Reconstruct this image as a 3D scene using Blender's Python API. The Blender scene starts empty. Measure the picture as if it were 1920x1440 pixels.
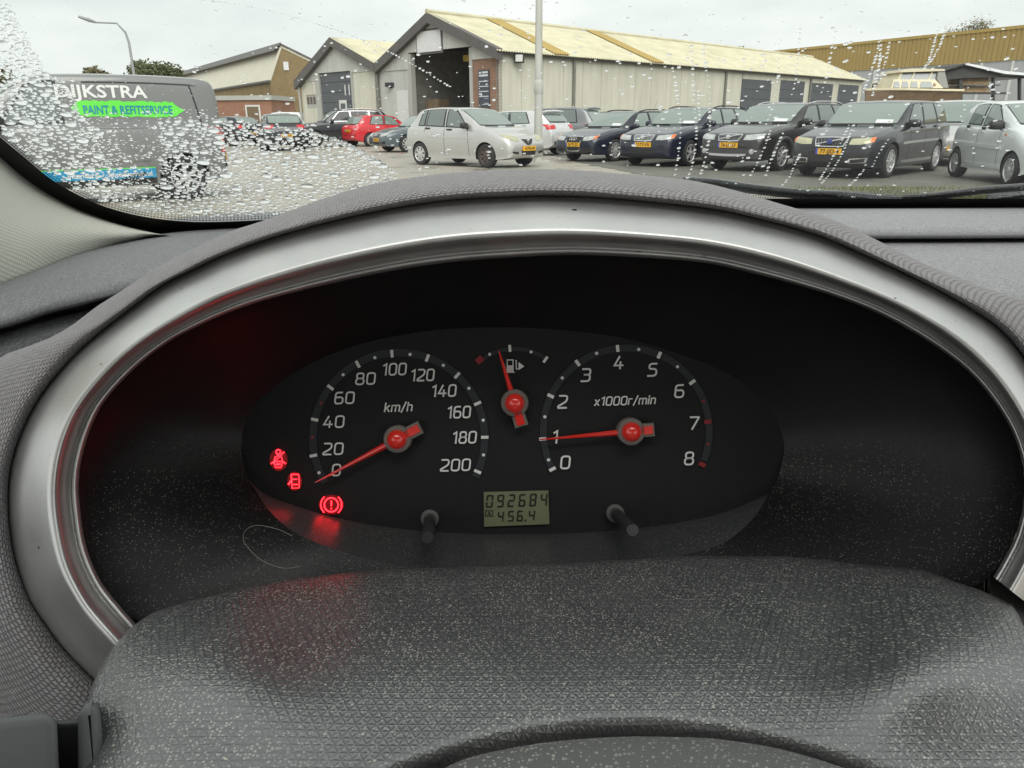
import bpy, bmesh, math, random
import numpy as np
from mathutils import Vector, Matrix
from mathutils.bvhtree import BVHTree

# ------------------------------------------------------------------ camera, sky, sun, exposure
SC = bpy.context.scene
FPX, HOR, ROLL, CAMZ = 1400.0, 226.0, math.radians(0.35), 1.16      # focal length in photo pixels, horizon row
PITCH = math.atan((720 - HOR) / FPX)
CAM = Vector((0, 0, CAMZ))
FW = Vector((0, math.cos(PITCH), -math.sin(PITCH)))
_R0 = Vector((1, 0, 0)); _U0 = Vector((0, math.sin(PITCH), math.cos(PITCH)))
RT = _R0 * math.cos(ROLL) - _U0 * math.sin(ROLL)
UP = _U0 * math.cos(ROLL) + _R0 * math.sin(ROLL)
cd = bpy.data.cameras.new('camera')
cd.sensor_fit = 'HORIZONTAL'; cd.sensor_width = 36.0; cd.lens = 36.0 * FPX / 1920.0
cd.clip_start = 0.02; cd.clip_end = 2000.0
cam = bpy.data.objects.new('camera', cd); SC.collection.objects.link(cam)
cam.matrix_world = Matrix(((RT.x, UP.x, -FW.x, CAM.x), (RT.y, UP.y, -FW.y, CAM.y), (RT.z, UP.z, -FW.z, CAM.z), (0, 0, 0, 1)))
SC.camera = cam

SUN_EL, SUN_AZ = math.radians(47), math.radians(172)      # azimuth from +Y towards +X
w = bpy.data.worlds.new('World'); SC.world = w; w.use_nodes = True
nt = w.node_tree; nt.nodes.clear()
sky = nt.nodes.new('ShaderNodeTexSky'); sky.sky_type = 'NISHITA'; sky.sun_disc = False
sky.sun_elevation = SUN_EL; sky.sun_rotation = SUN_AZ; sky.dust_density = 4.0; sky.air_density = 1.0
hsv = nt.nodes.new('ShaderNodeHueSaturation'); hsv.inputs['Saturation'].default_value = 0.05
nt.links.new(sky.outputs[0], hsv.inputs['Color'])
geo = nt.nodes.new('ShaderNodeTexCoord')
mp = nt.nodes.new('ShaderNodeMapping'); mp.inputs['Scale'].default_value = (1.6, 1.6, 5.0)
nt.links.new(geo.outputs['Generated'], mp.inputs[0])
nz = nt.nodes.new('ShaderNodeTexNoise'); nz.inputs['Scale'].default_value = 2.2; nz.inputs['Detail'].default_value = 5.0; nz.inputs['Roughness'].default_value = 0.55
nt.links.new(mp.outputs[0], nz.inputs['Vector'])
cr = nt.nodes.new('ShaderNodeValToRGB')
cr.color_ramp.elements[0].position = 0.32; cr.color_ramp.elements[0].color = (7.9, 8.5, 8.35, 1)
cr.color_ramp.elements[1].position = 0.68; cr.color_ramp.elements[1].color = (10.4, 10.7, 10.4, 1)
nt.links.new(nz.outputs['Fac'], cr.inputs[0])
mx = nt.nodes.new('ShaderNodeMix'); mx.data_type = 'RGBA'; mx.inputs[0].default_value = 0.9     # cloud cover over the clear sky
nt.links.new(hsv.outputs[0], mx.inputs[6]); nt.links.new(cr.outputs[0], mx.inputs[7])
bg = nt.nodes.new('ShaderNodeBackground'); bg.inputs['Strength'].default_value = 0.057
nt.links.new(mx.outputs[2], bg.inputs['Color'])
wo = nt.nodes.new('ShaderNodeOutputWorld'); nt.links.new(bg.outputs[0], wo.inputs['Surface'])

sd = bpy.data.lights.new('sun', 'SUN'); sd.energy = 1.5; sd.angle = math.radians(55); sd.color = (1.0, 0.97, 0.93)
sun = bpy.data.objects.new('sun', sd); SC.collection.objects.link(sun)
_sdir = Vector((math.sin(SUN_AZ) * math.cos(SUN_EL), math.cos(SUN_AZ) * math.cos(SUN_EL), math.sin(SUN_EL)))
sun.rotation_euler = _sdir.to_track_quat('Z', 'Y').to_euler()
sun.location = (0, 0, 30)

vs = SC.view_settings; vs.view_transform = 'Standard'; vs.look = 'None'; vs.exposure = 0.95; vs.gamma = 1.0; vs.use_curve_mapping = False
SC.cycles.use_denoising = True
SC.cycles.max_bounces = 10; SC.cycles.transparent_max_bounces = 16; SC.cycles.transmission_bounces = 8
SC.cycles.caustics_reflective = False

# ------------------------------------------------------------------ helpers
COL = SC.collection
WL = {}          # object name -> world offset its mesh data is relative to

def CP(px, py, d):
    return CAM + FW * d + RT * ((px - 960) / FPX * d) + UP * ((720 - py) / FPX * d)
def ray(px, py):
    return FW + RT * ((px - 960) / FPX) + UP * ((720 - py) / FPX)
def hit_z(px, py, z):
    r = ray(px, py); return CAM + r * ((z - CAM.z) / r.z)
def hit_plane(px, py, P, n):
    r = ray(px, py); return CAM + r * ((P - CAM).dot(n) / r.dot(n))
def lerp(a, b, t): return a + (b - a) * t

def thing(name, label, cat, loc=(0, 0, 0), group=None, rotz=0.0):
    o = bpy.data.objects.new(name, None); COL.objects.link(o)
    o.location = loc; o.rotation_euler = (0, 0, rotz)
    o['label'] = label; o['category'] = cat
    if group: o['group'] = group
    WL[o.name] = Vector(loc)
    return o
def tag(o, label=None, cat=None, group=None, kind=None):
    if label: o['label'] = label
    if cat: o['category'] = cat
    if group: o['group'] = group
    if kind: o['kind'] = kind
    return o

def link_mesh(name, me, parent=None, base=None):
    o = bpy.data.objects.new(name, me); COL.objects.link(o)
    if parent is not None: o.parent = parent
    WL[o.name] = base if base is not None else Vector((0, 0, 0))
    return o

def mesh(name, V, Fc, m, parent=None, smooth=True, local=False, uv=None, mi=None, sharp=None):
    """one mesh object; V are world points (local=True: already in the parent's frame)"""
    base = Vector((0, 0, 0))
    if parent is not None and not local: base = WL[parent.name]
    me = bpy.data.meshes.new(name)
    me.from_pydata([tuple(Vector(v) - base) for v in V], [], Fc)
    if isinstance(m, (list, tuple)):
        for q in m: me.materials.append(q)
        if mi is not None: me.polygons.foreach_set('material_index', mi)
    elif m is not None: me.materials.append(m)
    if smooth: me.polygons.foreach_set('use_smooth', [True] * len(me.polygons))
    if uv is not None:
        ul = me.uv_layers.new(name='uv')
        flat = []
        for lp in me.loops: flat.extend(uv[lp.vertex_index])
        ul.data.foreach_set('uv', flat)
    me.validate(); me.update()
    if sharp is not None and smooth: me.set_sharp_from_angle(angle=math.radians(sharp))
    return link_mesh(name, me, parent, base)

def crom(pts, n, closed=False):
    """resample a Catmull-Rom curve through pts (tuples) to n points"""
    P = [np.array(p, float) for p in pts]; out = []
    m = len(P) if closed else len(P) - 1
    for i in range(n):
        u = i / n * m if closed else i / (n - 1) * m
        k = min(int(u), m - 1); t = u - k
        if closed: p0, p1, p2, p3 = P[(k - 1) % len(P)], P[k % len(P)], P[(k + 1) % len(P)], P[(k + 2) % len(P)]
        else: p0, p1, p2, p3 = P[max(k - 1, 0)], P[k], P[k + 1], P[min(k + 2, len(P) - 1)]
        out.append(0.5 * ((2 * p1) + (-p0 + p2) * t + (2 * p0 - 5 * p1 + 4 * p2 - p3) * t * t + (-p0 + 3 * p1 - 3 * p2 + p3) * t ** 3))
    return out

def loft(name, rows, m, parent=None, closed=False, smooth=True, local=False, cap=False, sharp=None, own_u=False):
    """grid surface through rows of points, uv in metres"""
    nr, nc = len(rows), len(rows[0])
    V = [Vector(p) for r in rows for p in r]
    Fc = []
    for i in range(nr - 1):
        for j in range(nc if closed else nc - 1):
            a, b = i * nc + j, i * nc + (j + 1) % nc
            Fc.append((a, b, b + nc, a + nc))
    if cap:
        Fc.append(tuple(range(nc))[::-1]); Fc.append(tuple((nr - 1) * nc + j for j in range(nc)))
    us = [0.0]; mid = rows[nr // 2]
    for j in range(1, nc): us.append(us[-1] + (Vector(mid[j]) - Vector(mid[j - 1])).length)
    uv = []
    acc = [0.0] * nc
    for i in range(nr):
        for j in range(nc):
            if i: acc[j] += (Vector(rows[i][j]) - Vector(rows[i - 1][j])).length
            uv.append((us[j], acc[j]))
    if own_u:        # arc length measured along each row from its middle column
        k0 = nc // 2; uv2 = []
        for i in range(nr):
            u = [0.0]
            for j in range(1, nc): u.append(u[-1] + (Vector(rows[i][j]) - Vector(rows[i][j - 1])).length)
            uv2 += [(u[j] - u[k0], uv[i * nc + j][1]) for j in range(nc)]
        uv = uv2
    return mesh(name, V, Fc, m, parent, smooth, local, uv, sharp=sharp)

class MB:
    """collects boxes, tubes and lathes into one mesh"""
    def __init__(s): s.v = []; s.f = []; s.mi = []; s.cur = 0
    def add(s, V, Fc):
        n = len(s.v); s.v += [Vector(p) for p in V]; s.f += [tuple(i + n for i in f) for f in Fc]; s.mi += [s.cur] * len(Fc); return s
    def box(s, c, sz, M=None):
        V = []
        for dx in (-.5, .5):
            for dy in (-.5, .5):
                for dz in (-.5, .5):
                    p = Vector((dx * sz[0], dy * sz[1], dz * sz[2]))
                    V.append((M @ p if M else p) + Vector(c))
        return s.add(V, [(0, 1, 3, 2), (4, 6, 7, 5), (0, 4, 5, 1), (2, 3, 7, 6), (0, 2, 6, 4), (1, 5, 7, 3)])
    def hexa(s, V):    # 8 points: bottom 4 ccw, top 4 ccw
        return s.add(V, [(3, 2, 1, 0), (4, 5, 6, 7), (0, 1, 5, 4), (1, 2, 6, 5), (2, 3, 7, 6), (3, 0, 4, 7)])
    def prism(s, poly, d):    # polygon of points extruded by vector d
        n = len(poly); P = [Vector(p) for p in poly]; d = Vector(d)
        return s.add(P + [p + d for p in P], [tuple(range(n))[::-1], tuple(range(n, 2 * n))] + [(i, (i + 1) % n, n + (i + 1) % n, n + i) for i in range(n)])
    def tube(s, pts, r, seg=8, cap=True):
        pts = [Vector(p) for p in pts]; n = len(pts)
        rr = r if isinstance(r, (list, tuple)) else [r] * n
        V = []; prev = None
        for i, p in enumerate(pts):
            d = (pts[min(i + 1, n - 1)] - pts[max(i - 1, 0)]).normalized()
            a = prev - d * prev.dot(d) if prev is not None else d.orthogonal()
            if a.length < 1e-6: a = d.orthogonal()
            a.normalize(); prev = a; b = d.cross(a)
            for k in range(seg):
                t = 2 * math.pi * k / seg
                V.append(p + (a * math.cos(t) + b * math.sin(t)) * rr[i])
        Fc = [(i * seg + k, i * seg + (k + 1) % seg, (i + 1) * seg + (k + 1) % seg, (i + 1) * seg + k) for i in range(n - 1) for k in range(seg)]
        if cap: Fc += [tuple(range(seg))[::-1], tuple((n - 1) * seg + k for k in range(seg))]
        return s.add(V, Fc)
    def lathe(s, prof, c, ax, seg=24):    # prof (r, h) along axis ax from c
        ax = Vector(ax).normalized(); a = ax.orthogonal().normalized(); b = ax.cross(a); c = Vector(c)
        n = len(prof)
        V = [c + ax * h + (a * math.cos(2 * math.pi * k / seg) + b * math.sin(2 * math.pi * k / seg)) * r for r, h in prof for k in range(seg)]
        Fc = [(i * seg + k, i * seg + (k + 1) % seg, (i + 1) * seg + (k + 1) % seg, (i + 1) * seg + k) for i in range(n - 1) for k in range(seg)]
        return s.add(V, Fc)
    def build(s, name, m, parent=None, smooth=False, local=False, sharp=40):
        return mesh(name, s.v, s.f, m, parent, smooth, local, mi=s.mi if isinstance(m, (list, tuple)) else None, sharp=sharp)

_TC = {}
def text_geo(body, bold=False):
    k = (body, bold)
    if k not in _TC:
        c = bpy.data.curves.new('lettering', 'FONT'); c.body = body; c.size = 1; c.resolution_u = 3
        if bold: c.offset = 0.022
        o = bpy.data.objects.new('lettering', c)
        m = bpy.data.meshes.new_from_object(o)
        V = [v.co.copy() for v in m.vertices]; Fc = [tuple(p.vertices) for p in m.polygons]
        bpy.data.objects.remove(o); bpy.data.curves.remove(c); bpy.data.meshes.remove(m)
        x0 = min(v.x for v in V); x1 = max(v.x for v in V)
        V = [Vector((v.x - (x0 + x1) / 2, v.y - 0.345, 0)) for v in V]
        _TC[k] = (V, Fc, x1 - x0)
    return _TC[k]
def text_verts(body, P, ex, ey, cap, width=None, shear=0.0, bold=False):
    """text centred on P; cap = capital height, width = total width"""
    V, Fc, wd = text_geo(body, bold)
    sy = cap / 0.69; sx = width / wd if width else sy
    return [P + ex * ((v.x + shear * v.y) * sx) + ey * (v.y * sy) for v in V], Fc

# ------------------------------------------------------------------ materials
def nmat(name):
    m = bpy.data.materials.new(name); m.use_nodes = True
    n = m.node_tree.nodes; b = n['Principled BSDF']
    return m, m.node_tree, b
def N(t, typ, **k):
    q = t.nodes.new(typ)
    for a, v in k.items(): setattr(q, a, v)
    return q
def vmath(t, op, a, b=None, c=None):
    q = t.nodes.new('ShaderNodeMath'); q.operation = op
    for i, x in enumerate((a, b, c)):
        if x is None: continue
        if isinstance(x, (int, float)): q.inputs[i].default_value = x
        else: t.links.new(x, q.inputs[i])
    return q.outputs[0]
def ramp(t, fac, stops):
    q = t.nodes.new('ShaderNodeValToRGB'); e = q.color_ramp.elements
    while len(e) < len(stops): e.new(0.5)
    for el, (p, c) in zip(e, stops): el.position = p; el.color = (*c, 1) if len(c) == 3 else c
    t.links.new(fac, q.inputs[0]); return q.outputs[0]
def mixc(t, fac, a, b):
    q = t.nodes.new('ShaderNodeMix'); q.data_type = 'RGBA'
    for i, x in ((0, fac), (6, a), (7, b)):
        if isinstance(x, (int, float)): q.inputs[i].default_value = x
        elif isinstance(x, tuple): q.inputs[i].default_value = (*x, 1)
        else: t.links.new(x, q.inputs[i])
    return q.outputs[2]
def coord(t, kind='Object', scale=(1, 1, 1)):
    tc = t.nodes.new('ShaderNodeTexCoord'); q = t.nodes.new('ShaderNodeMapping'); q.inputs['Scale'].default_value = scale
    t.links.new(tc.outputs[kind], q.inputs[0]); return q.outputs[0]
def noise(t, vec, scale, detail=3, rough=0.5):
    q = t.nodes.new('ShaderNodeTexNoise'); q.inputs['Scale'].default_value = scale; q.inputs['Detail'].default_value = detail; q.inputs['Roughness'].default_value = rough
    if vec is not None: t.links.new(vec, q.inputs['Vector'])
    return q.outputs['Fac']
def bump(t, b, h, strength=0.3, dist=0.001):
    q = t.nodes.new('ShaderNodeBump'); q.inputs['Strength'].default_value = strength; q.inputs['Distance'].default_value = dist
    t.links.new(h, q.inputs['Height']); t.links.new(q.outputs[0], b.inputs['Normal'])

def plain(name, col, rough=0.5, metal=0.0, spec=0.5, coat=0.0, var=0.0, vscale=3.0, emit=None, es=0.0, bmp=0.0, bscale=200.0, bdist=0.001):
    m, t, b = nmat(name)
    b.inputs['Base Color'].default_value = (*col, 1); b.inputs['Roughness'].default_value = rough
    b.inputs['Metallic'].default_value = metal; b.inputs['Specular IOR Level'].default_value = spec
    b.inputs['Coat Weight'].default_value = coat; b.inputs['Coat Roughness'].default_value = 0.06
    if var > 0:
        v = coord(t); f = noise(t, v, vscale, 5, 0.6)
        c = ramp(t, f, [(0.3, tuple(x * (1 - var) for x in col)), (0.7, tuple(min(1, x * (1 + var)) for x in col))])
        t.links.new(c, b.inputs['Base Color'])
        t.links.new(vmath(t, 'MULTIPLY_ADD', f, 0.3, rough - 0.15), b.inputs['Roughness'])
    if emit: b.inputs['Emission Color'].default_value = (*emit, 1); b.inputs['Emission Strength'].default_value = es
    if bmp > 0:
        v = coord(t); bump(t, b, noise(t, v, bscale, 2), bmp, bdist)
    return m

def dusted(t, base, amount=1.0, scale=700.0, coarse=True, uvs=True):
    """pale dust specks lying on a dark plastic, only where it faces up"""
    v = coord(t)
    gn = t.nodes.new('ShaderNodeNewGeometry'); gz = t.nodes.new('ShaderNodeSeparateXYZ'); t.links.new(gn.outputs['True Normal'], gz.inputs[0])
    upf = t.nodes.new('ShaderNodeMapRange'); upf.inputs[1].default_value = 0.15; upf.inputs[2].default_value = 0.6; t.links.new(gz.outputs[2], upf.inputs[0]); upf = upf.outputs[0]
    dv = coord(t, 'UV') if uvs else v
    vo = t.nodes.new('ShaderNodeTexVoronoi'); vo.voronoi_dimensions = '2D' if uvs else '3D'; vo.inputs['Scale'].default_value = scale; t.links.new(dv, vo.inputs['Vector'])
    sep = t.nodes.new('ShaderNodeSeparateColor'); t.links.new(vo.outputs['Color'], sep.inputs[0])
    sz = vmath(t, 'MULTIPLY', sep.outputs[0], 0.40)
    spot = vmath(t, 'LESS_THAN', vo.outputs['Distance'], sz)
    keep = vmath(t, 'GREATER_THAN', sep.outputs[1], 1.0 - 0.55 * amount)
    patch = noise(t, v, 22, 3)
    fac = vmath(t, 'MULTIPLY', vmath(t, 'MULTIPLY', vmath(t, 'MULTIPLY', spot, keep), vmath(t, 'MULTIPLY_ADD', patch, 1.6, -0.15)), upf)
    c = mixc(t, fac, base, (0.52, 0.50, 0.45))
    if coarse:
        v2 = t.nodes.new('ShaderNodeTexVoronoi'); v2.voronoi_dimensions = '2D' if uvs else '3D'; v2.inputs['Scale'].default_value = scale * 0.22; t.links.new(dv, v2.inputs['Vector'])
        s2 = t.nodes.new('ShaderNodeSeparateColor'); t.links.new(v2.outputs['Color'], s2.inputs[0])
        f2 = vmath(t, 'MULTIPLY', vmath(t, 'LESS_THAN', v2.outputs['Distance'], vmath(t, 'MULTIPLY', s2.outputs[0], 0.085)), vmath(t, 'GREATER_THAN', s2.outputs[1], 1 - 0.30 * amount))
        c = mixc(t, vmath(t, 'MULTIPLY', f2, upf), c, (0.62, 0.58, 0.48))
    return c

# ------------------------------------------------------------------ materials of the cockpit
def m_weave():
    m, t, b = nmat('woven_grey_fabric')
    uv0 = coord(t, 'UV', (1, 1, 1))
    wn = t.nodes.new('ShaderNodeTexNoise'); wn.inputs['Scale'].default_value = 260; wn.inputs['Detail'].default_value = 2; t.links.new(uv0, wn.inputs['Vector'])
    wv = t.nodes.new('ShaderNodeVectorMath'); wv.operation = 'MULTIPLY_ADD'; t.links.new(wn.outputs['Color'], wv.inputs[0]); wv.inputs[1].default_value = (.0013, .0013, 0); t.links.new(uv0, wv.inputs[2])
    uv = wv.outputs[0]
    br = t.nodes.new('ShaderNodeTexBrick'); t.links.new(uv, br.inputs['Vector'])
    br.inputs['Scale'].default_value = 1.0; br.inputs['Brick Width'].default_value = 0.0028; br.inputs['Row Height'].default_value = 0.0018
    br.inputs['Mortar Size'].default_value = 0.00048; br.inputs['Mortar Smooth'].default_value = 1.0; br.inputs['Bias'].default_value = 0.0
    br.inputs['Color1'].default_value = (0.46, 0.43, 0.455, 1); br.inputs['Color2'].default_value = (0.34, 0.315, 0.335, 1); br.inputs['Mortar'].default_value = (0.13, 0.118, 0.128, 1)
    c = mixc(t, vmath(t, 'MULTIPLY', noise(t, coord(t), 60, 4), 0.35), br.outputs['Color'], (0.40, 0.39, 0.38))
    t.links.new(c, b.inputs['Base Color']); b.inputs['Roughness'].default_value = 0.9; b.inputs['Specular IOR Level'].default_value = 0.2
    b.inputs['Sheen Weight'].default_value = 0.25
    h = vmath(t, 'MULTIPLY_ADD', br.outputs['Fac'], -1.0, vmath(t, 'MULTIPLY', noise(t, coord(t), 900, 2), 0.5))
    bump(t, b, h, 0.9, 0.0007)
    return m
def m_grain():
    """moulded plastic with a net of tiny raised triangles, dusty"""
    m, t, b = nmat('triangle_grain_plastic')
    uv = t.nodes.new('ShaderNodeTexCoord'); sp = t.nodes.new('ShaderNodeSeparateXYZ'); t.links.new(uv.outputs['UV'], sp.inputs[0])
    P = 0.0029
    def tri(a, bb):
        x = vmath(t, 'ADD', vmath(t, 'MULTIPLY', sp.outputs[0], a / P), vmath(t, 'MULTIPLY', sp.outputs[1], bb / P))
        return vmath(t, 'PINGPONG', x, 0.5)
    d = vmath(t, 'MINIMUM', vmath(t, 'MINIMUM', tri(0.0, 1.0), tri(0.866, 0.5)), tri(0.866, -0.5))
    h = vmath(t, 'MINIMUM', vmath(t, 'MULTIPLY', d, 4.5), 1.0)
    base = mixc(t, h, (0.044, 0.045, 0.048), (0.112, 0.115, 0.121))
    film = vmath(t, 'MULTIPLY', ramp(t, noise(t, coord(t), 30, 4, .6), [(.3, (0, 0, 0)), (.75, (1, 1, 1))]), 0.22)
    t.links.new(dusted(t, mixc(t, film, base, (0.26, 0.255, 0.245)), 1.15, 820), b.inputs['Base Color'])
    b.inputs['Roughness'].default_value = 0.38; b.inputs['IOR'].default_value = 2.4
    bump(t, b, vmath(t, 'ADD', h, vmath(t, 'MULTIPLY', noise(t, coord(t), 1500, 2), 0.25)), 0.27, 0.0006)
    return m
def m_dustblack(name, col, rough, amount, scale=900, spec=0.4, coarse=True):
    m, t, b = nmat(name)
    t.links.new(dusted(t, col, amount, scale, coarse), b.inputs['Base Color'])
    b.inputs['Roughness'].default_value = rough; b.inputs['Specular IOR Level'].default_value = spec
    bump(t, b, noise(t, coord(t), 1400, 2), 0.25, 0.0004)
    return m
def m_silver():
    m, t, b = nmat('worn_silver_paint')
    v = coord(t)
    f = noise(t, v, 38, 4)
    c = ramp(t, f, [(0.3, (0.60, 0.59, 0.585)), (0.7, (0.70, 0.69, 0.68))])
    vo = t.nodes.new('ShaderNodeTexVoronoi'); vo.inputs['Scale'].default_value = 95; t.links.new(coord(t, 'Object', (1, 1.6, 2.0)), vo.inputs['Vector'])
    s = t.nodes.new('ShaderNodeSeparateColor'); t.links.new(vo.outputs['Color'], s.inputs[0])
    chip = vmath(t, 'MULTIPLY', vmath(t, 'LESS_THAN', vo.outputs['Distance'], vmath(t, 'MULTIPLY', s.outputs[0], 0.14)), vmath(t, 'GREATER_THAN', s.outputs[1], 0.87))
    c = mixc(t, chip, c, (0.06, 0.06, 0.06))
    fine = vmath(t, 'MULTIPLY', vmath(t, 'GREATER_THAN', noise(t, v, 420, 3), 0.68), 0.3)
    c = mixc(t, fine, c, (0.40, 0.38, 0.36))
    t.links.new(c, b.inputs['Base Color'])
    b.inputs['Metallic'].default_value = 0.85; b.inputs['Roughness'].default_value = 0.36
    t.links.new(vmath(t, 'MULTIPLY_ADD', f, 0.2, 0.28), b.inputs['Roughness'])
    return m
def m_dash(name, col, sc):
    m, t, b = nmat(name)
    uv = t.nodes.new('ShaderNodeTexCoord')
    vo = t.nodes.new('ShaderNodeTexVoronoi'); vo.inputs['Scale'].default_value = sc; t.links.new(uv.outputs['UV'], vo.inputs['Vector'])
    t.links.new(dusted(t, mixc(t, vmath(t, 'MULTIPLY', vo.outputs['Distance'], 1.1), tuple(c * 1.2 for c in col), tuple(c * 0.65 for c in col)), 0.18, 500, False), b.inputs['Base Color'])
    b.inputs['Roughness'].default_value = 0.55; b.inputs['Specular IOR Level'].default_value = 0.4
    bump(t, b, vo.outputs['Distance'], 0.5, -0.0006)
    return m
def m_pillar():
    m, t, b = nmat('pale_dotted_pillar_trim')
    uv = t.nodes.new('ShaderNodeTexCoord'); sp = t.nodes.new('ShaderNodeSeparateXYZ'); t.links.new(uv.outputs['UV'], sp.inputs[0])
    P = 0.0062
    a = vmath(t, 'SINE', vmath(t, 'MULTIPLY', vmath(t, 'ADD', sp.outputs[0], vmath(t, 'MULTIPLY', sp.outputs[1], 0.5)), 6.283 / P))
    c = vmath(t, 'SINE', vmath(t, 'MULTIPLY', vmath(t, 'SUBTRACT', sp.outputs[0], vmath(t, 'MULTIPLY', sp.outputs[1], 0.9)), 6.283 / P))
    h = vmath(t, 'MULTIPLY_ADD', vmath(t, 'MULTIPLY', a, c), 0.5, 0.5)
    t.links.new(mixc(t, h, (0.40, 0.40, 0.35), (0.62, 0.62, 0.55)), b.inputs['Base Color'])
    b.inputs['Roughness'].default_value = 0.8
    bump(t, b, h, 0.5, 0.0006)
    return m
M_WEAVE = m_weave(); M_GRAIN = m_grain(); M_SILVER = m_silver()
M_WELL = m_dustblack('matt_black_well_plastic', (0.0085, 0.0085, 0.009), 0.42, 0.20, 1700, 0.35, False)
M_FACE = m_dustblack('gauge_face_black', (0.020, 0.020, 0.021), 0.65, 0.03, 900, 0.2, False)
M_LEDGE = m_dustblack('smoked_lens_plastic', (0.055, 0.058, 0.060), 0.32, 0.4, 1300, 0.6, False)
M_HUB = m_dustblack('dusty_hub_plastic', (0.16, 0.16, 0.155), 0.6, 1.0, 700)
M_STALK = m_dustblack('dusty_stalk_plastic', (0.15, 0.155, 0.16), 0.5, 0.35, 900)
M_DASH = m_dash('grey_dash_plastic', (0.185, 0.187, 0.198), 330)
M_DASHR = m_dash('grey_dash_pad', (0.30, 0.30, 0.31), 520)
M_PILLAR = m_pillar()
M_WHITE = plain('gauge_white_print', (0.86, 0.86, 0.84), 0.6)
M_REDP = plain('gauge_red_print', (0.30, 0.02, 0.025), 0.6)
M_BAND = plain('gauge_grey_band', (0.020, 0.022, 0.027), 0.6)
M_NEEDLE = plain('needle_red', (0.66, 0.03, 0.022), 0.1, coat=1.0, emit=(0.9, 0.03, 0.02), es=0.06)
M_NEDGE = plain('needle_grey_edge', (0.20, 0.18, 0.16), 0.35)
M_LCD = plain('lcd_olive', (0.21, 0.222, 0.125), 0.35, var=0.08, vscale=80)
M_SEG = plain('lcd_segment', (0.012, 0.013, 0.008), 0.5)
M_GHOST = plain('lcd_ghost_segment', (0.12, 0.128, 0.068), 0.5)
M_TELL = plain('telltale_red_light', (0.5, 0.01, 0.01), 0.5, emit=(1.0, 0.012, 0.02), es=5.0)
M_TGLOW = plain('telltale_red_window', (0.03, 0.001, 0.001), 0.5, emit=(1.0, 0.0, 0.005), es=0.06)
M_BLACKP = plain('satin_black_plastic', (0.040, 0.040, 0.041), 0.25)
M_COLLAR = plain('grey_collar_plastic', (0.16, 0.16, 0.16), 0.3)
M_FRIT = plain('black_ceramic_frit', (0.004, 0.004, 0.004), 0.35)
M_HAIR = plain('pale_hair', (0.42, 0.40, 0.36), 0.5)

# ------------------------------------------------------------------ dashboard, hood, bezel
def by_angle(pts, n, c=(960, 900)):
    """resample a star-shaped open curve evenly in its own angle range"""
    P = crom(pts, 600)
    A = np.unwrap([math.atan2(c[1] - p[1], p[0] - c[0]) for p in P])
    if A[0] > A[-1]: A = -A
    t = np.linspace(A[0], A[-1], n)
    return [tuple(np.interp(x, A, [p[k] for p in P]) for k in range(len(P[0]))) for x in t]
B_OUT = [(310, 1400), (240, 1335), (176, 1276), (120, 1219), (86, 1174), (52, 1121), (26, 1042), (15, 956), (18, 885), (36, 820), (72, 748), (126, 680), (180, 629), (253, 571), (307, 532), (361, 505), (433, 472), (541, 436), (681, 401), (822, 377), (963, 368), (1056, 367), (1150, 372), (1300, 387), (1384, 401), (1523, 437), (1627, 480), (1731, 529), (1801, 567), (1870, 612), (1920, 668), (1975, 760), (2006, 870), (2010, 960), (1990, 1060), (1950, 1150)]
B_IN = [(350, 1275), (300, 1225), (250, 1166), (221, 1132), (187, 1087), (161, 1024), (150, 956), (147, 900), (155, 849), (173, 795), (199, 748), (253, 690), (307, 647), (361, 616), (433, 584), (520, 556), (681, 518), (822, 494), (963, 482), (1103, 478), (1300, 490), (1419, 514), (1558, 553), (1662, 595), (1766, 657), (1835, 716), (1894, 800), (1920, 880), (1920, 940), (1905, 1003), (1880, 1053), (1863, 1082)]
H_OUT = [(170, 1720), (60, 1640), (-40, 1520), (-90, 1380), (-120, 1240), (-135, 1100), (-140, 960), (-120, 840), (-70, 730), (0, 671), (36, 656), (97, 632), (144, 604), (180, 576), (235, 541), (289, 505), (361, 467), (433, 434), (494, 414), (587, 380), (681, 350), (775, 333), (869, 323), (963, 318), (1056, 319), (1150, 325), (1290, 338), (1384, 359), (1454, 380), (1558, 411), (1627, 442), (1731, 494), (1801, 522), (1853, 543), (1920, 566), (1995, 640), (2060, 760), (2090, 900), (2085, 1050), (2050, 1220)]
NT = 170
OC, IC, HC = by_angle(B_OUT, NT), by_angle(B_IN, NT), by_angle(H_OUT, NT)
def db(py): return 0.302 + max(0, 1270 - py) / 900 * 0.043
dash = thing('dashboard', 'grey car dashboard with woven fabric hood and silver instrument surround', 'dashboard', (0, 0.45, 0.75))

rows = []
for s, dd in ((0, .028), (.02, .0205), (.06, .0175), (.20, .0125), (.38, .0065), (.54, .0015), (.615, 0.0), (.665, .0012), (.73, .0060), (.80, .0125), (.845, .0175), (.865, .0205), (.88, .0215), (.895, .0195), (.92, .0175), (.96, .0185), (.985, .021), (1.0, .027), (1.004, .036)):
    rows.append([CP(lerp(o[0], i[0], s), lerp(o[1], i[1], s), db(o[1]) + dd) for o, i in zip(OC, IC)])
loft('silver_bezel', rows, M_SILVER, dash)

rows = []
for s, dd, k in ((-.02, .034, 0), (0.0, .0225, 0), (.06, .016, 0), (.18, .0115, 0), (.38, .0135, 0), (.60, .023, 0), (.80, .040, 0), (.93, .062, 0), (1.0, .09, 0), (1.0, .16, 1), (.9, .30, 1)):
    r = []
    for o, h in zip(OC, HC):
        x, y = lerp(o[0], h[0], s), lerp(o[1], h[1], s)
        d = db(o[1]) + dd
        r.append(CP(x, y, d))
    rows.append(r)
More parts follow.
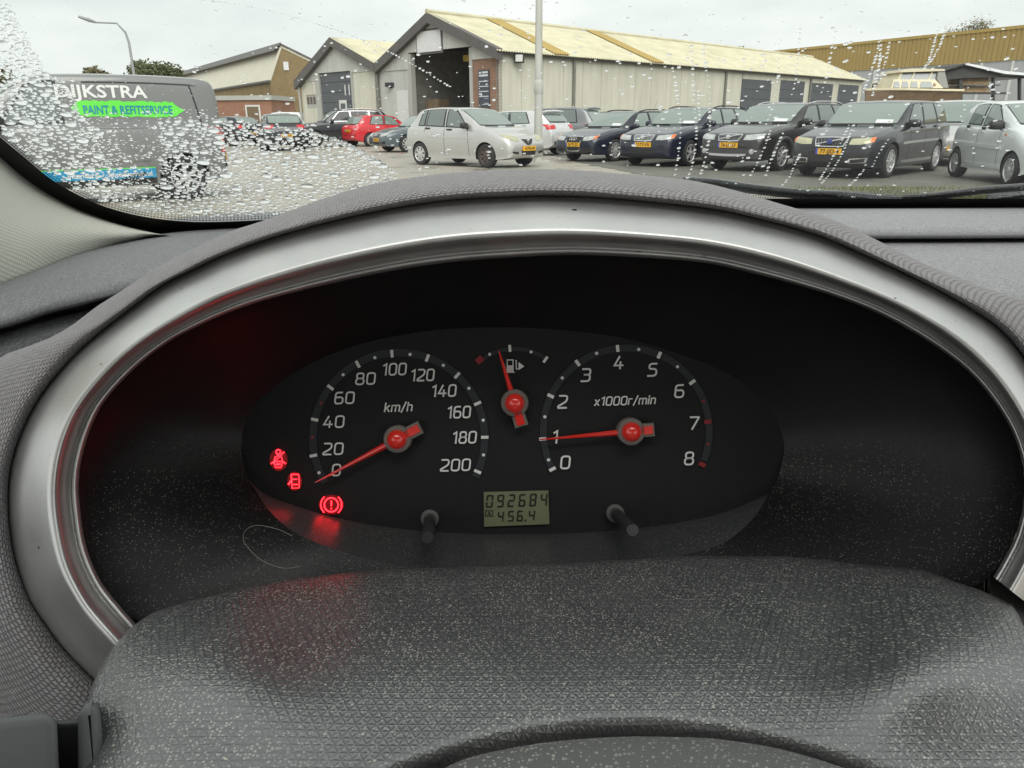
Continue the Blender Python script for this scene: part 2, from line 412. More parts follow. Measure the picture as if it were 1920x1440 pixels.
# hood thickened between the coarse rows so the weave follows the roll
fine = []
cols = list(zip(*rows))
cols = [crom([tuple(p) for p in c], 40) for c in cols]
for i in range(40): fine.append([Vector(c[i]) for c in cols])
loft('fabric_hood', fine, M_WEAVE, dash, own_u=True)

def hp(px, py, h):
    r = ray(px, py); return CAM + r * (h / -r.z)
def hrow(pts, h, n=40): return [hp(p[0], p[1], h) for p in crom(pts, n)]
def shift(pts, dy, k=0): return [(p[0], p[1] + dy) for p in pts]
LT = [(-160, 606), (0, 534), (72, 506), (144, 477), (217, 459), (300, 441), (379, 431), (451, 425), (620, 418)]
LS = [(-160, 650), (0, 616), (90, 588), (162, 571), (260, 545), (340, 510), (420, 480), (490, 450), (640, 436)]
LB = [(-160, 800), (0, 730), (90, 690), (170, 650), (280, 600), (360, 560), (440, 520), (520, 490), (660, 470)]
def mid(a, b, t): return [(lerp(p[0], q[0], t), lerp(p[1], q[1], t)) for p, q in zip(a, b)]
loft('dash_top_panel', [hrow(shift(LT, -26), .165), hrow(shift(LT, -5), .140), hrow(LT, .130), hrow(mid(LT, LS, .3), .1245), hrow(mid(LT, LS, .7), .125), hrow(mid(LT, LS, .93), .129), hrow(LS, .135), hrow(shift(LS, 3), .150)], M_DASH, dash)
loft('dash_lower_panel', [hrow(shift(LS, 2), .158), hrow(shift(LS, 6), .146), hrow(shift(LS, 14), .142), hrow(mid(LS, LB, .5), .150), hrow(LB, .185)], M_DASH, dash)
def rr(y, x0=1330, x1=2150): return [(x0, y - 2), (lerp(x0, x1, .35), y), (lerp(x0, x1, .7), y - 1), (x1, y - 4)]
loft('windscreen_lip', [hrow(rr(374), .1135), hrow(rr(379), .104), hrow(rr(384), .1025), hrow(rr(389), .1035), hrow(rr(391), .109)], plain('dark_lip_plastic', (0.09, 0.09, 0.095), 0.5), dash)
loft('passenger_dash_pad', [hrow(rr(387.5), .113), hrow(rr(389), .1045), hrow(rr(393), .1000), hrow(rr(403), .0985), hrow(rr(425), .1005), hrow(rr(441), .1050), hrow(rr(447), .1090), hrow(rr(450), .118)], M_DASHR, dash)
loft('passenger_dash_deck', [hrow(rr(446), .124), hrow(rr(451.5), .1155), hrow(rr(456), .1135), hrow(rr(520), .118), hrow(rr(640), .135), hrow(rr(860), .19)], M_DASHR, dash)

# ------------------------------------------------------------------ instrument cluster
D = 0.43
LIPLOW = [(1863, 1082), (1700, 1150), (1450, 1190), (960, 1205), (560, 1195), (350, 1190), (250, 1166)]
lip = [(i[0], i[1], db(o[1]) + .034) for o, i in zip(OC, IC) if not (i[0] < 960 and i[1] > 1166)] + [(x, y, .345) for x, y in LIPLOW[1:-1]]
FOUT = [(453, 830, .43), (473, 767, .43), (513, 727, .43), (573, 687, .43), (640, 657, .43), (707, 637, .43), (807, 620, .43), (907, 614, .43), (1013, 616, .43), (1147, 630, .43), (1247, 655, .43), (1347, 692, .43), (1413, 733, .43), (1453, 783, .43), (1470, 830, .43), (1463, 883, .427), (1443, 925, .42), (1405, 980, .403), (1340, 1025, .390), (1213, 1052, .384), (1060, 1061, .382), (960, 1063, .382), (793, 1065, .382), (740, 1059, .382), (640, 1034, .385), (557, 1001, .39), (507, 960, .40), (466, 900, .42)]
def around(pts, n, c, closed=True):
    P = [np.array(p) for p in crom(pts, 900, closed)]
    A = np.array([math.atan2(c[1] - p[1], p[0] - c[0]) for p in P]); o = np.argsort(A)
    A = A[o]; Q = np.array(P)[o]
    A = np.concatenate([A - 2 * math.pi, A, A + 2 * math.pi]); Q = np.concatenate([Q, Q, Q])
    t = np.linspace(-math.pi, math.pi, n, endpoint=False)
    return [tuple(np.interp(x, A, Q[:, k]) for k in range(Q.shape[1])) for x in t]
LR, FR = around(lip, 160, (960, 880)), around(FOUT, 160, (960, 880))
rows = []
for s in (0, .04, .2, .4, .6, .8, .93, 1.0):
    e = s
    rows.append([CP(lerp(a[0], b[0], e), lerp(a[1], b[1], e), lerp(a[2], b[2], s ** .8)) for a, b in zip(LR, FR)])
loft('instrument_well', rows, M_WELL, dash, closed=True)

mesh('housing_back', [CP(x, y, D + .012) for x, y in ((330, 500), (1600, 500), (1600, 1150), (330, 1150))], [(0, 3, 2, 1)], M_WELL, dash, smooth=False)
clu = thing('instrument_cluster', 'instrument cluster with speedometer, fuel gauge, rev counter and lit red warning lights', 'instrument cluster', tuple(CP(960, 860, D)))
FB = [(466, 900), (500, 928), (560, 950), (640, 973), (773, 994), (907, 1001), (1060, 1000), (1200, 990), (1340, 966), (1443, 925)]
ftop = [p[:2] for p in FOUT[:17]]
poly = [tuple(p) for p in crom(ftop, 80)] + [tuple(p) for p in crom(FB[::-1], 50)][1:-1]
poly = [(960 + (x - 960) * 1.022, 830 + (y - 830) * 1.03) for x, y in poly]
mesh('face_panel', [CP(x, y, D + .0004) for x, y in poly], [tuple(range(len(poly)))[::-1]], M_FACE, clu, smooth=False)
low = [p for p in FOUT[16:]][::-1]; low = [low[0]] + low[1:]
a = crom(FB, 60); bq = crom(low, 60)
rows = [[CP(lerp(p[0], q[0], s), lerp(p[1], q[1], s), lerp(D - .0005, q[2], s ** .85)) for p, q in zip(a, bq)] for s in (0, .12, .35, .65, .9, 1)]
loft('lens_ledge', rows, M_LEDGE, clu)

CA = math.radians(1.7)
EX = RT * math.cos(CA) + UP * math.sin(CA); EY = UP * math.cos(CA) - RT * math.sin(CA); EN = -FW
PXU = D / FPX
def FP(px, py, off=.0006): return CP(px, py, D) + EN * off
def ring(name, cx, cy, r0, r1, a0, a1, m, parent, off=.0005, n=64):
    V = []; Fc = []
    for i in range(n + 1):
        t = math.radians(lerp(a0, a1, i / n)); d = RT * math.cos(t) + UP * math.sin(t)
        V += [FP(cx, cy, off) + d * (r0 * PXU), FP(cx, cy, off) + d * (r1 * PXU)]
    Fc = [(2 * i, 2 * i + 2, 2 * i + 3, 2 * i + 1) for i in range(n)]
    return mesh(name, V, Fc, m, parent, smooth=False)
def tick(cx, cy, x, y, ln, wd, m, parent):
    d = (RT * (x - cx) + UP * (cy - y)).normalized(); q = EN.cross(d); p = FP(x, y, .0009)
    l, w2 = ln * PXU / 2, wd * PXU / 2
    return mesh('tick', [p - d * l - q * w2, p + d * l - q * w2, p + d * l + q * w2, p - d * l + q * w2], [(0, 1, 2, 3)], m, parent, smooth=False)
def dot(x, y, r, m, parent, name='dot', off=.0009, n=14):
    p = FP(x, y, off)
    return mesh(name, [p + (RT * math.cos(2 * math.pi * k / n) + UP * math.sin(2 * math.pi * k / n)) * (r * PXU) for k in range(n)], [tuple(range(n))], m, parent, smooth=False)
def _rc(pts, r, closed=False, n=5):
    """round the corners of a polyline"""
    out = []; m = len(pts)
    for i, p in enumerate(pts):
        if not closed and i in (0, m - 1): out.append(p); continue
        a, c = np.array(pts[(i - 1) % m], float), np.array(pts[(i + 1) % m], float); p = np.array(p, float)
        da, dc = a - p, c - p; la, lc = np.hypot(*da), np.hypot(*dc); q = min(r, la * .48, lc * .48)
        s0, s1 = p + da / la * q, p + dc / lc * q
        for k in range(n + 1):
            t = k / n; out.append(tuple((1 - t) ** 2 * s0 + 2 * t * (1 - t) * p + t * t * s1))
    if closed: out.append(out[0])
    return out
_R = .24
GLY = {'0': (.62, [_rc([(0, 0), (.62, 0), (.62, 1), (0, 1)], _R, True)]), '1': (.34, [[(.04, .84), (.30, 1), (.30, 0)]]),
 '2': (.62, [_rc([(.03, 1), (.62, 1), (.62, .56), (0, .14), (0, 0), (.62, 0)], _R)]), '3': (.60, [_rc([(.03, 1), (.60, 1), (.60, .53), (.18, .53)], .2), _rc([(.18, .53), (.60, .53), (.60, 0), (.0, 0)], _R)]),
 '4': (.66, [[(.34, 1), (.0, .27), (.66, .27)], [(.46, .56), (.46, 0)]]), '5': (.60, [_rc([(.58, 1), (.08, 1), (.05, .57), (.60, .57), (.60, 0), (.0, 0)], _R)]),
 '6': (.62, [_rc([(.54, 1), (.02, 1), (0, 0), (.62, 0), (.62, .57), (.03, .57)], _R)]), '7': (.60, [_rc([(0, 1), (.62, 1), (.20, 0)], .05)]),
 '8': (.62, [_rc([(.04, .53), (.58, .53), (.58, 1), (.04, 1)], .2, True), _rc([(0, 0), (.62, 0), (.62, .53), (0, .53)], _R, True)]),
 'k': (.48, [[(0, 0), (0, 1)], [(.44, .70), (.02, .30)], [(.16, .43), (.48, 0)]]), 'm': (.84, [[(0, 0), (0, .7)], _rc([(0, .4), (0, .7), (.42, .7), (.42, 0)], .18), _rc([(.42, .4), (.42, .7), (.84, .7), (.84, 0)], .18)]),
 'h': (.48, [[(0, 0), (0, 1)], _rc([(0, .4), (0, .7), (.48, .7), (.48, 0)], .2)]), 'n': (.48, [[(0, 0), (0, .7)], _rc([(0, .4), (0, .7), (.48, .7), (.48, 0)], .2)]),
 'r': (.34, [[(0, 0), (0, .7)], _rc([(0, .4), (0, .7), (.34, .7)], .2)]), 'i': (.02, [[(0, 0), (0, .7)], [(0, .88), (0, 1)]]), 'x': (.46, [[(0, .7), (.46, 0)], [(0, 0), (.46, .7)]]), '/': (.36, [[(0, -.12), (.36, 1.06)]])}
def numeral(s, x, y, cap, parent, m=M_WHITE, width=None, name='numeral', sw=.155, sh=0.13):
    """squarish gauge lettering drawn with strokes"""
    gap = .27; W_ = sum(GLY[c][0] for c in s) + gap * (len(s) - 1)
    k = cap * PXU; kx = (width * PXU - sw * k) / W_ if width and W_ > .4 else k
    mb = MB(); P0 = FP(x, y, .0009); x0 = -W_ / 2
    for c in s:
        w_, st = GLY[c]
        for pl_ in st:
            Q = [np.array([(x0 + a) * kx + sh * (b - .5) * k, (b - .5) * k]) for a, b in pl_]; n = len(Q); V = []
            cl = np.allclose(Q[0], Q[-1])
            for i in range(n):
                d0 = Q[i] - Q[i - 1] if i else (Q[0] - Q[-2] if cl else Q[1] - Q[0]); d1 = Q[i + 1] - Q[i] if i < n - 1 else (Q[1] - Q[0] if cl else Q[-1] - Q[-2])
                d0 = d0 / max(np.hypot(*d0), 1e-9); d1 = d1 / max(np.hypot(*d1), 1e-9); t = d0 + d1; t = t / max(np.hypot(*t), 1e-9)
                e = sw * k / 2 / max(.55, abs(float(np.dot(t, d1)))); nn = np.array([-t[1], t[0]]) * e
                q = Q[i]
                if not cl and i == 0: q = q - d1 * sw * k * .3
                if not cl and i == n - 1: q = q + d0 * sw * k * .3
                for u in (q + nn, q - nn): V.append(P0 + EX * u[0] + EY * u[1])
            mb.add(V, [(2 * i, 2 * i + 1, 2 * i + 3, 2 * i + 2) for i in range(n - 1)])
        x0 += w_ + gap
    return mb.build(name, m, parent)
def Z6(p): return (440 + p[0] / 3, 600 + p[1] / 3)
def Z7(p): return (880 + p[0] / 3, 600 + p[1] / 3)
sx, sy = 748, 822
sp = ring('speedometer', sx, sy, 154, 168, -27, 211, M_BAND, clu); tag(sp, 'speedometer dial reading from 0 to 200 km/h')
for z in ((445, 762), (452, 560), (541, 380), (694, 249), (886, 190), (1085, 214), (1252, 312), (1367, 469), (1407, 659), (1367, 852)):
    x, y = Z6(z); tick(sx, sy, x, y, 14, 5.5, M_WHITE, sp)
for z in ((477, 858), (612, 308), (790, 212), (988, 194), (1174, 255), (1318, 384), (1398, 563), (1400, 758)):
    dot(*Z6(z), 3.0, M_WHITE, sp)
for z in ((440, 660), (487, 467)): dot(*Z6(z), 2.8, M_REDP, sp)
for s, z, wd in (('0', (574, 843), 17), ('20', (556, 724), 39), ('40', (560, 572), 40), ('60', (620, 438), 38), ('80', (738, 330), 38), ('100', (900, 277), 46), ('120', (1058, 310), 45), ('140', (1178, 398), 47), ('160', (1262, 518), 45), ('180', (1293, 660), 46), ('200', (1243, 815), 57)):
    numeral(s, *Z6(z), 20.5, sp, width=wd)
numeral('km/h', 748, 763, 16, sp, width=53, name='unit_lettering', sw=.17, sh=.2)
tx, ty = 1174, 808
tc = ring('rev_counter', tx, ty, 149, 162, -21, 209, M_BAND, clu); tag(tc, 'rev counter dial numbered 0 to 8 with red upper range')
for z in ((467, 838), (412, 668), (457, 427), (608, 242), (833, 160), (1067, 198), (1252, 350)):
    x, y = Z7(z); tick(tx, ty, x, y, 13, 6, M_WHITE, tc)
for z in ((1338, 572), (1308, 812)):
    x, y = Z7(z); tick(tx, ty, x, y, 13, 8, M_REDP, tc)
for z in ((445, 786), (424, 544), (522, 326), (715, 188), (951, 166), (1169, 263)): dot(*Z7(z), 3.0, M_WHITE, tc)
for z in ((1316, 457), (1340, 697)): dot(*Z7(z), 2.8, M_REDP, tc)
for s, z in (('0', (540, 800)), ('1', (483, 658)), ('2', (525, 460)), ('3', (655, 310)), ('4', (840, 240)), ('5', (1028, 280)), ('6', (1180, 400)), ('7', (1262, 580)), ('8', (1235, 778))):
    numeral(s, *Z7(z), 22.5, tc, width=None if s == '1' else 19)
numeral('x1000r/min', 1172, 751, 15, tc, width=115, name='unit_lettering', sw=.17, sh=.2)
fx, fy = 965, 755
fg = ring('fuel_gauge', fx, fy, 97, 105, 55, 130, M_BAND, clu); tag(fg, 'small fuel gauge arc with pump symbol')
x, y = Z7((58, 225)); tick(fx, fy, x, y, 12, 14, M_REDP, fg)
for z in ((228, 160), (428, 223)):
    x, y = Z7(z); tick(fx, fy, x, y, 13, 5, M_WHITE, fg)
for z in ((115, 193), (347, 180)): dot(*Z7(z), 2.8, M_WHITE, fg)
mb = MB()
def fr(x0, y0, x1, y1, off=.0009, b=None):
    b = b or mb
    b.add([FP(x0, y0, off), FP(x1, y0, off), FP(x1, y1, off), FP(x0, y1, off)], [(0, 3, 2, 1)])
fr(950, 674, 963, 676); fr(950, 676, 952, 686); fr(961, 676, 963, 686); fr(950, 685, 963, 697); fr(948, 697, 965, 699)
fr(966, 675, 968, 677); fr(967, 676, 969, 692); fr(968, 691, 973, 693); fr(972, 680, 974, 693)
mb.add([FP(974, 680, .0009), FP(983, 687, .0009), FP(974, 693, .0009)], [(0, 2, 1)])
mb.build('pump_symbol', M_WHITE, fg)

def needle(name, cx, cy, tip, tail, w0, hub_r, label):
    c = FP(cx, cy, 0); t = FP(*tip, 0); d = (t - c); d -= EN * d.dot(EN); L = d.length; d.normalize(); q = EN.cross(d)
    def P(l, s, z): return c + d * l + q * (s * PXU) + EN * z
    h0, h1 = .005, .0068
    ro = mb = MB()
    mb.hexa([P(0, -w0, h0), P(L, -1.2, h0), P(L, 1.2, h0), P(0, w0, h0), P(0, -w0 * .3, h1), P(L, -.5, h1 - .0006), P(L, .5, h1 - .0006), P(0, w0 * .3, h1)])
    o = mb.build(name, M_NEEDLE, clu); tag(o, label)
    tl = (FP(*tail, 0) - c).length
    m2 = MB(); m2.hexa([P(-tl, -13, .003), P(0, -13, .003), P(0, 13, .003), P(-tl, 13, .003), P(-tl, -12, .0062), P(0, -12, .0062), P(0, 12, .0062), P(-tl, 12, .0062)])
    m2.build('needle_tail_rim', M_NEDGE, o)
    m3 = MB(); m3.hexa([P(-tl * .93, -8, .006), P(0, -8, .006), P(0, 8, .006), P(-tl * .93, 8, .006), P(-tl * .93, -7, .0072), P(0, -7, .0072), P(0, 7, .0072), P(-tl * .93, 7, .0072)])
    m3.build('needle_tail', M_NEEDLE, o)
    m4 = MB(); R1 = (hub_r + 8) * PXU
    m4.lathe([(R1, 0), (R1, .0062), (R1 * .93, .0072), (0.0001, .0072)], c, EN, 32); m4.build('hub_ring', M_NEDGE, o, smooth=True)
    m5 = MB(); R2 = hub_r * PXU
    m5.lathe([(R2, .0068), (R2, .0085), (R2 * .9, .0105), (R2 * .65, .0122), (R2 * .3, .0132), (.00005, .0134)], c, EN, 32); m5.build('hub_cap', M_NEEDLE, o, smooth=True, sharp=80)
needle('speed_needle', 748, 822, (596, 902), (790, 798), 6.5, 18, 'red needle resting just below zero')
needle('rev_needle', 1180, 808, (1011, 823), (1223, 804), 6, 18, 'red needle pointing at 1')
needle('fuel_needle', 965, 755, (936, 659), (976, 799), 6, 18, 'red needle short of the half mark')

# odometer display
lcd = mesh('odometer_display', [FP(907, 922, .001), FP(1028, 919, .001), FP(1030, 982, .001), FP(908, 987, .001)], [(0, 3, 2, 1)], M_LCD, clu, smooth=False)
tag(lcd, 'olive liquid crystal display reading 092684 and 456.4')
SEGS = {'0': 'abcdef', '2': 'abged', '4': 'fgbc', '5': 'afgcd', '6': 'afgedc', '8': 'abcdefg', '9': 'abcdfg'}
def seg_digit(ch, x, y, w0, h):
    mb = MB(); g = h * .06; th = h * .13; sh = .10
    def R(x0, y0, x1, y1):
        V = []
        for (a, b) in ((x0, y0), (x1, y0), (x1, y1), (x0, y1)):
            xx = x + a + (h / 2 - b) * sh; yy = y + b - (xx - 960) * .03
            V.append(FP(xx, yy, .0014))
        mb.add(V, [(0, 3, 2, 1)])
    hw, hh = w0 / 2, h / 2
    for s in SEGS[ch]:
        if s == 'a': R(-hw + g, -hh, hw - g, -hh + th)
        if s == 'd': R(-hw + g, hh - th, hw - g, hh)
        if s == 'g': R(-hw + g, -th / 2, hw - g, th / 2)
        if s == 'f': R(-hw, -hh + g, -hw + th, -g)
        if s == 'b': R(hw - th, -hh + g, hw, -g)
        if s == 'e': R(-hw, g, -hw + th, hh - g)
        if s == 'c': R(hw - th, g, hw, hh - g)
    return mb.build('digit', M_SEG, lcd)
for i, ch in enumerate('092684'): seg_digit(ch, 917 + i * 20.3, 938, 13, 24)
for i, (ch, x) in enumerate((('4', 938), ('5', 957), ('6', 974), ('4', 996))): seg_digit(ch, x, 967, 11.5, 20)
mb = MB(); fr(983.5, 973, 986.5, 977, .0014); mb.build('decimal_point', M_SEG, lcd)
mb = MB(); fr(910, 956, 925, 957.5, .0014); fr(910, 966, 925, 967.5, .0014); fr(910, 956, 911.5, 967, .0014); fr(923.5, 956, 925, 967, .0014); mb.build('trip_box', M_SEG, lcd)
V, Fc_ = text_verts('A', FP(917.5, 962, .0014), EX, EY, 7 * PXU, None, 0, True); mesh('trip_letter', V, Fc_, M_SEG, lcd, smooth=False)

# warning lights
def arc_pts(cx, cy, r, a0, a1, n=20): return [FP(cx + r * math.cos(math.radians(lerp(a0, a1, i / n))), cy - r * math.sin(math.radians(lerp(a0, a1, i / n))), .0012) for i in range(n + 1)]
def pl(pts): return [FP(x, y, .0012) for x, y in pts]
LW = 0.95 * PXU
def glow(x, y, rx, ry, par):
    p = FP(x, y, .0007); n = 20
    mesh('lit_window', [p + RT * (rx * PXU * math.cos(2 * math.pi * k / n)) + UP * (ry * PXU * math.sin(2 * math.pi * k / n)) for k in range(n)], [tuple(range(n))], M_TGLOW, par, smooth=False)
mb = MB(); mb.tube(arc_pts(523, 847, 4.2, 0, 360), LW, 6); mb.tube(pl([(515, 866), (517, 857), (523, 853), (529, 857), (531, 866)]), LW, 6)
mb.tube(pl([(534, 847), (513, 868)]), LW, 6); mb.tube(pl([(509, 869), (515, 865), (531, 865), (537, 869)]), LW, 6)
mb.tube(pl([(515, 867), (518, 876), (528, 876), (531, 867)]), LW, 6); mb.tube(pl([(519, 870), (527, 870)]), LW * 1.8, 6)
o = mb.build('seat_belt_light', M_TELL, clu); tag(o, 'red lit seat belt symbol'); glow(523, 862, 17, 21, o)
mb = MB(); mb.tube(pl([(547, 889), (561, 889), (562, 900), (562, 914), (549, 915), (547, 889)]), LW, 6); mb.tube(pl([(550, 898), (558, 898)]), LW, 6); mb.tube(pl([(551, 908), (559, 908)]), LW, 6); mb.tube(pl([(549, 898), (542, 908)]), LW * 1.5, 6)
o = mb.build('door_ajar_light', M_TELL, clu); tag(o, 'red lit open door symbol'); glow(553, 902, 14, 18, o)
mb = MB(); mb.tube(arc_pts(622, 946, 13, 0, 360, 30), LW * 1.2, 6); mb.tube(arc_pts(622, 946, 19.5, -48, 48), LW * 1.2, 6); mb.tube(arc_pts(622, 946, 19.5, 132, 228), LW * 1.2, 6)
mb.tube(pl([(622, 938), (622, 948)]), LW * 1.4, 6); mb.tube(pl([(622, 952), (622, 954)]), LW * 1.5, 6)
o = mb.build('brake_warning_light', M_TELL, clu); tag(o, 'red lit brake symbol with exclamation mark in circle'); glow(622, 946, 24, 19, o)
# reset stems
for bx, by, tx_, ty_, d1, lb in ((806, 972, 802, 1008, .372, 'thin black reset stem under the speedometer'), (1153, 962, 1186, 994, .374, 'thin black reset stem under the rev counter')):
    mb = MB(); p0, p1 = CP(bx, by, D - .001), CP(tx_, ty_, d1); mb.tube([p0, lerp(p0, p1, .95), p1], [.0034, .0034, .0030], 20)
    o = mb.build('reset_stem', M_BLACKP, clu, smooth=True); tag(o, lb)
    m2 = MB(); ax = (p1 - p0).normalized(); m2.lathe([(.0052, 0), (.0052, .002), (.0042, .003), (.0034, .003)], p0, ax, 24); m2.build('stem_collar', M_COLLAR, o, smooth=True)

# ------------------------------------------------------------------ steering column cover, hub, stalks
shr = thing('steering_column_cover', 'dusty black steering column cover with triangle grain and two rounded humps', 'column cover', tuple(CP(1000, 1300, .26)))
REAR = [(160, 1330), (168, 1300), (180, 1264), (210, 1215), (244, 1177), (285, 1149), (330, 1134), (375, 1122), (450, 1103), (544, 1086), (676, 1071), (791, 1065), (907, 1062), (1061, 1056), (1280, 1043), (1467, 1043), (1547, 1050), (1630, 1060), (1687, 1064), (1730, 1068), (1780, 1087), (1840, 1107), (1897, 1133), (1918, 1165), (1930, 1210), (1945, 1290)]
RX = np.array([p[0] for p in REAR]); RY = np.array([p[1] for p in REAR])
def G(x, y, cx, cy, rx, ry): return math.exp(-((x - cx) / rx) ** 2 - ((y - cy) / ry) ** 2)
def hfun(x, y):
    yf = 1384 + ((x - 1190) / 380) ** 2 * 60
    h = .204 - .017 * math.sin(min(1, max(0, (y - 1060) / 250)) * math.pi / 2)
    h -= .0115 * G(x, y, 395, 1250, 210, 170) + .0145 * G(x, y, 1770, 1220, 210, 150)
    h += .008 * G(x, y, 1560, 1200, 110, 100) + .006 * G(x, y, 560, 1200, 90, 90)
    h += .006 * G(x, y, 1830, 1470, 230, 140)
    e = max(0, y - (yf - 48)); h += 4.2e-6 * e * e * G(x, 0, 1120, 0, 620, 1)
    edge = max(0, 260 - x) / 100; h += .008 * edge * edge
    return h
xs = list(np.linspace(160, 1945, 150)); rows = []
vv = [-.06, -.02, 0, .015, .04, .08] + list(np.linspace(.12, 1, 46))
for v in vv:
    r = []
    for x in xs:
        y0 = float(np.interp(x, RX, RY)); ye = 1520
        if v < 0: y = y0 + (-v) * 500; p = hp(x, y, hfun(x, y0) + .004); p = CAM + (p - CAM) * (1 + 1.6 * -v)
        else:
            y = lerp(y0, ye, v); rim = .006 * max(0, 1 - v / .05) ** 2
            p = hp(x, y, hfun(x, y) + rim)
        r.append(p)
    rows.append(r)
# outer flank on the left
for r in rows: r.insert(0, CAM + (r[0] - CAM) * 1.25)
us_ = loft('upper_shell', rows, M_GRAIN, shr)
_me = us_.data; _fl = []
for lp in _me.loops:
    q_ = _me.vertices[lp.vertex_index].co; _fl += [q_.x, q_.y + .75 * q_.z]
_me.uv_layers[0].data.foreach_set('uv', _fl)

hub = thing('steering_wheel_hub', 'dusty dark grey top of the steering wheel hub at the bottom edge', 'steering wheel', tuple(CP(1190, 1500, .2)))
ex_ = [(640, 1560), (720, 1500), (830, 1442), (888, 1418), (984, 1398), (1061, 1388), (1177, 1381), (1300, 1383), (1347, 1386), (1447, 1401), (1547, 1428), (1640, 1465), (1760, 1540)]
E_ = crom(ex_, 60); rows = []
for dy, d in ((14, .236), (3, .226), (0, .221), (6, .217), (25, .211), (70, .203), (150, .192)):
    rows.append([CP(lerp(p[0], 1190, dy / 900), p[1] + dy, d) for p in E_])
loft('hub_cover', rows, M_HUB, hub)

def pxbox(name, q, d0, d1, m, parent, bev=.003):
    """rounded block from four picture corners, front depth d0, back depth d1"""
    bm = bmesh.new(); base = WL[parent.name] if parent else Vector((0, 0, 0))
    V = [bm.verts.new(CP(x, y, d) - base) for d in (d0, d1) for x, y in q]
    for f in ((3, 2, 1, 0), (4, 5, 6, 7), (0, 1, 5, 4), (1, 2, 6, 5), (2, 3, 7, 6), (3, 0, 4, 7)): bm.faces.new([V[i] for i in f])
    bmesh.ops.recalc_face_normals(bm, faces=bm.faces)
    bmesh.ops.bevel(bm, geom=bm.edges[:], offset=bev, segments=3, profile=.5, affect='EDGES')
    me = bpy.data.meshes.new(name); bm.to_mesh(me); bm.free(); me.materials.append(m)
    me.polygons.foreach_set('use_smooth', [True] * len(me.polygons)); me.set_sharp_from_angle(angle=math.radians(50))
    return link_mesh(name, me, parent, base)
pxbox('column_gap_trim', [(1740, 1040), (2060, 1040), (2060, 1260), (1740, 1260)], .425, .44, M_BLACKP, dash, .004)
pxbox('column_gap_trim', [(120, 1130), (380, 1130), (380, 1340), (120, 1340)], .40, .42, M_BLACKP, dash, .004)
pxbox('column_gap_trim', [(1845, 1062), (2040, 1062), (2040, 1260), (1845, 1260)], .352, .37, M_BLACKP, dash, .004)
stk = thing('indicator_stalk', 'dusty grey plastic stalk collar in the lower left corner', 'stalk', tuple(CP(80, 1440, .24)))
pxbox('stalk_end', [(-60, 1352), (106, 1334), (114, 1520), (-60, 1520)], .232, .262, M_STALK, stk, .004)
pxbox('stalk_collar', [(146, 1322), (186, 1312), (206, 1520), (146, 1520)], .238, .275, M_STALK, stk, .004)
pxbox('stalk_core', [(60, 1356), (170, 1345), (176, 1520), (60, 1520)], .256, .285, M_BLACKP, stk, .003)

# loose hairs
def hair(pts, d, label, r=.00007):
    o = MB().tube([CP(x, y, dd) for x, y, dd in crom([(x, y, d if len(q) == 0 else q[0]) for x, y, *q in pts], 40)], r, 5).build('hair', M_HAIR, None, smooth=True)
    return tag(o, label, 'hair', 'loose hairs on the dashboard')
hair([(548, 1005), (520, 992), (480, 985), (458, 998), (460, 1020), (490, 1050), (530, 1065), (563, 1062)], .352, 'fine pale hair loop lying at the lower left of the instrument well', .00008)
def hh(x, y): return hp(x, y, hfun(x, y) - .0008)
def hair_on(pts, label):
    o = MB().tube([hh(x, y) for x, y in crom(pts, 30)], .00008, 5).build('hair', M_HAIR, None, smooth=True); tag(o, label, 'hair', 'loose hairs on the dashboard')
hair_on([(190, 1322), (215, 1310), (240, 1303), (252, 1320), (252, 1360), (250, 1400)], 'pale bent hair on the left hump of the column cover')
hair_on([(1020, 1156), (1050, 1154), (1080, 1160), (1095, 1168)], 'short pale hair on the middle of the column cover')
hair_on([(1222, 1095), (1235, 1110), (1270, 1122), (1300, 1124)], 'curved pale hair right of centre on the column cover')

# ------------------------------------------------------------------ unseen driver's seat behind the lens, added to block light from behind
M_SEATF = plain('charcoal_seat_fabric', (0.045, 0.045, 0.05), 0.9, var=.15, vscale=40)
seat = thing('shading_seat', 'unseen charcoal driver seat with headrest, added to block light from behind', 'seat', (0, -.45, .2))
def seat_part(name, rows, par=seat): return loft(name, rows, M_SEATF, par, closed=True, cap=True)
def oval(cx, cy, z, rx, ry, n=24): return [Vector((cx + rx * math.copysign(abs(math.cos(a)) ** .6, math.cos(a)), cy + ry * math.copysign(abs(math.sin(a)) ** .6, math.sin(a)), z)) for a in np.linspace(0, 2 * math.pi, n, endpoint=False)]
seat_part('backrest', [oval(0, -.36 - .22 * (z - .45), z, w_, .09) for z, w_ in ((.42, .22), (.5, .26), (.75, .27), (.95, .25), (1.02, .20), (1.05, .12))])
seat_part('cushion', [oval(0, -.12, z, w_, .27) for z, w_ in ((.28, .22), (.32, .26), (.42, .26), (.46, .20))])
seat_part('headrest', [oval(0, -.52, z, w_, .05) for z, w_ in ((1.08, .09), (1.11, .13), (1.24, .13), (1.28, .08))])
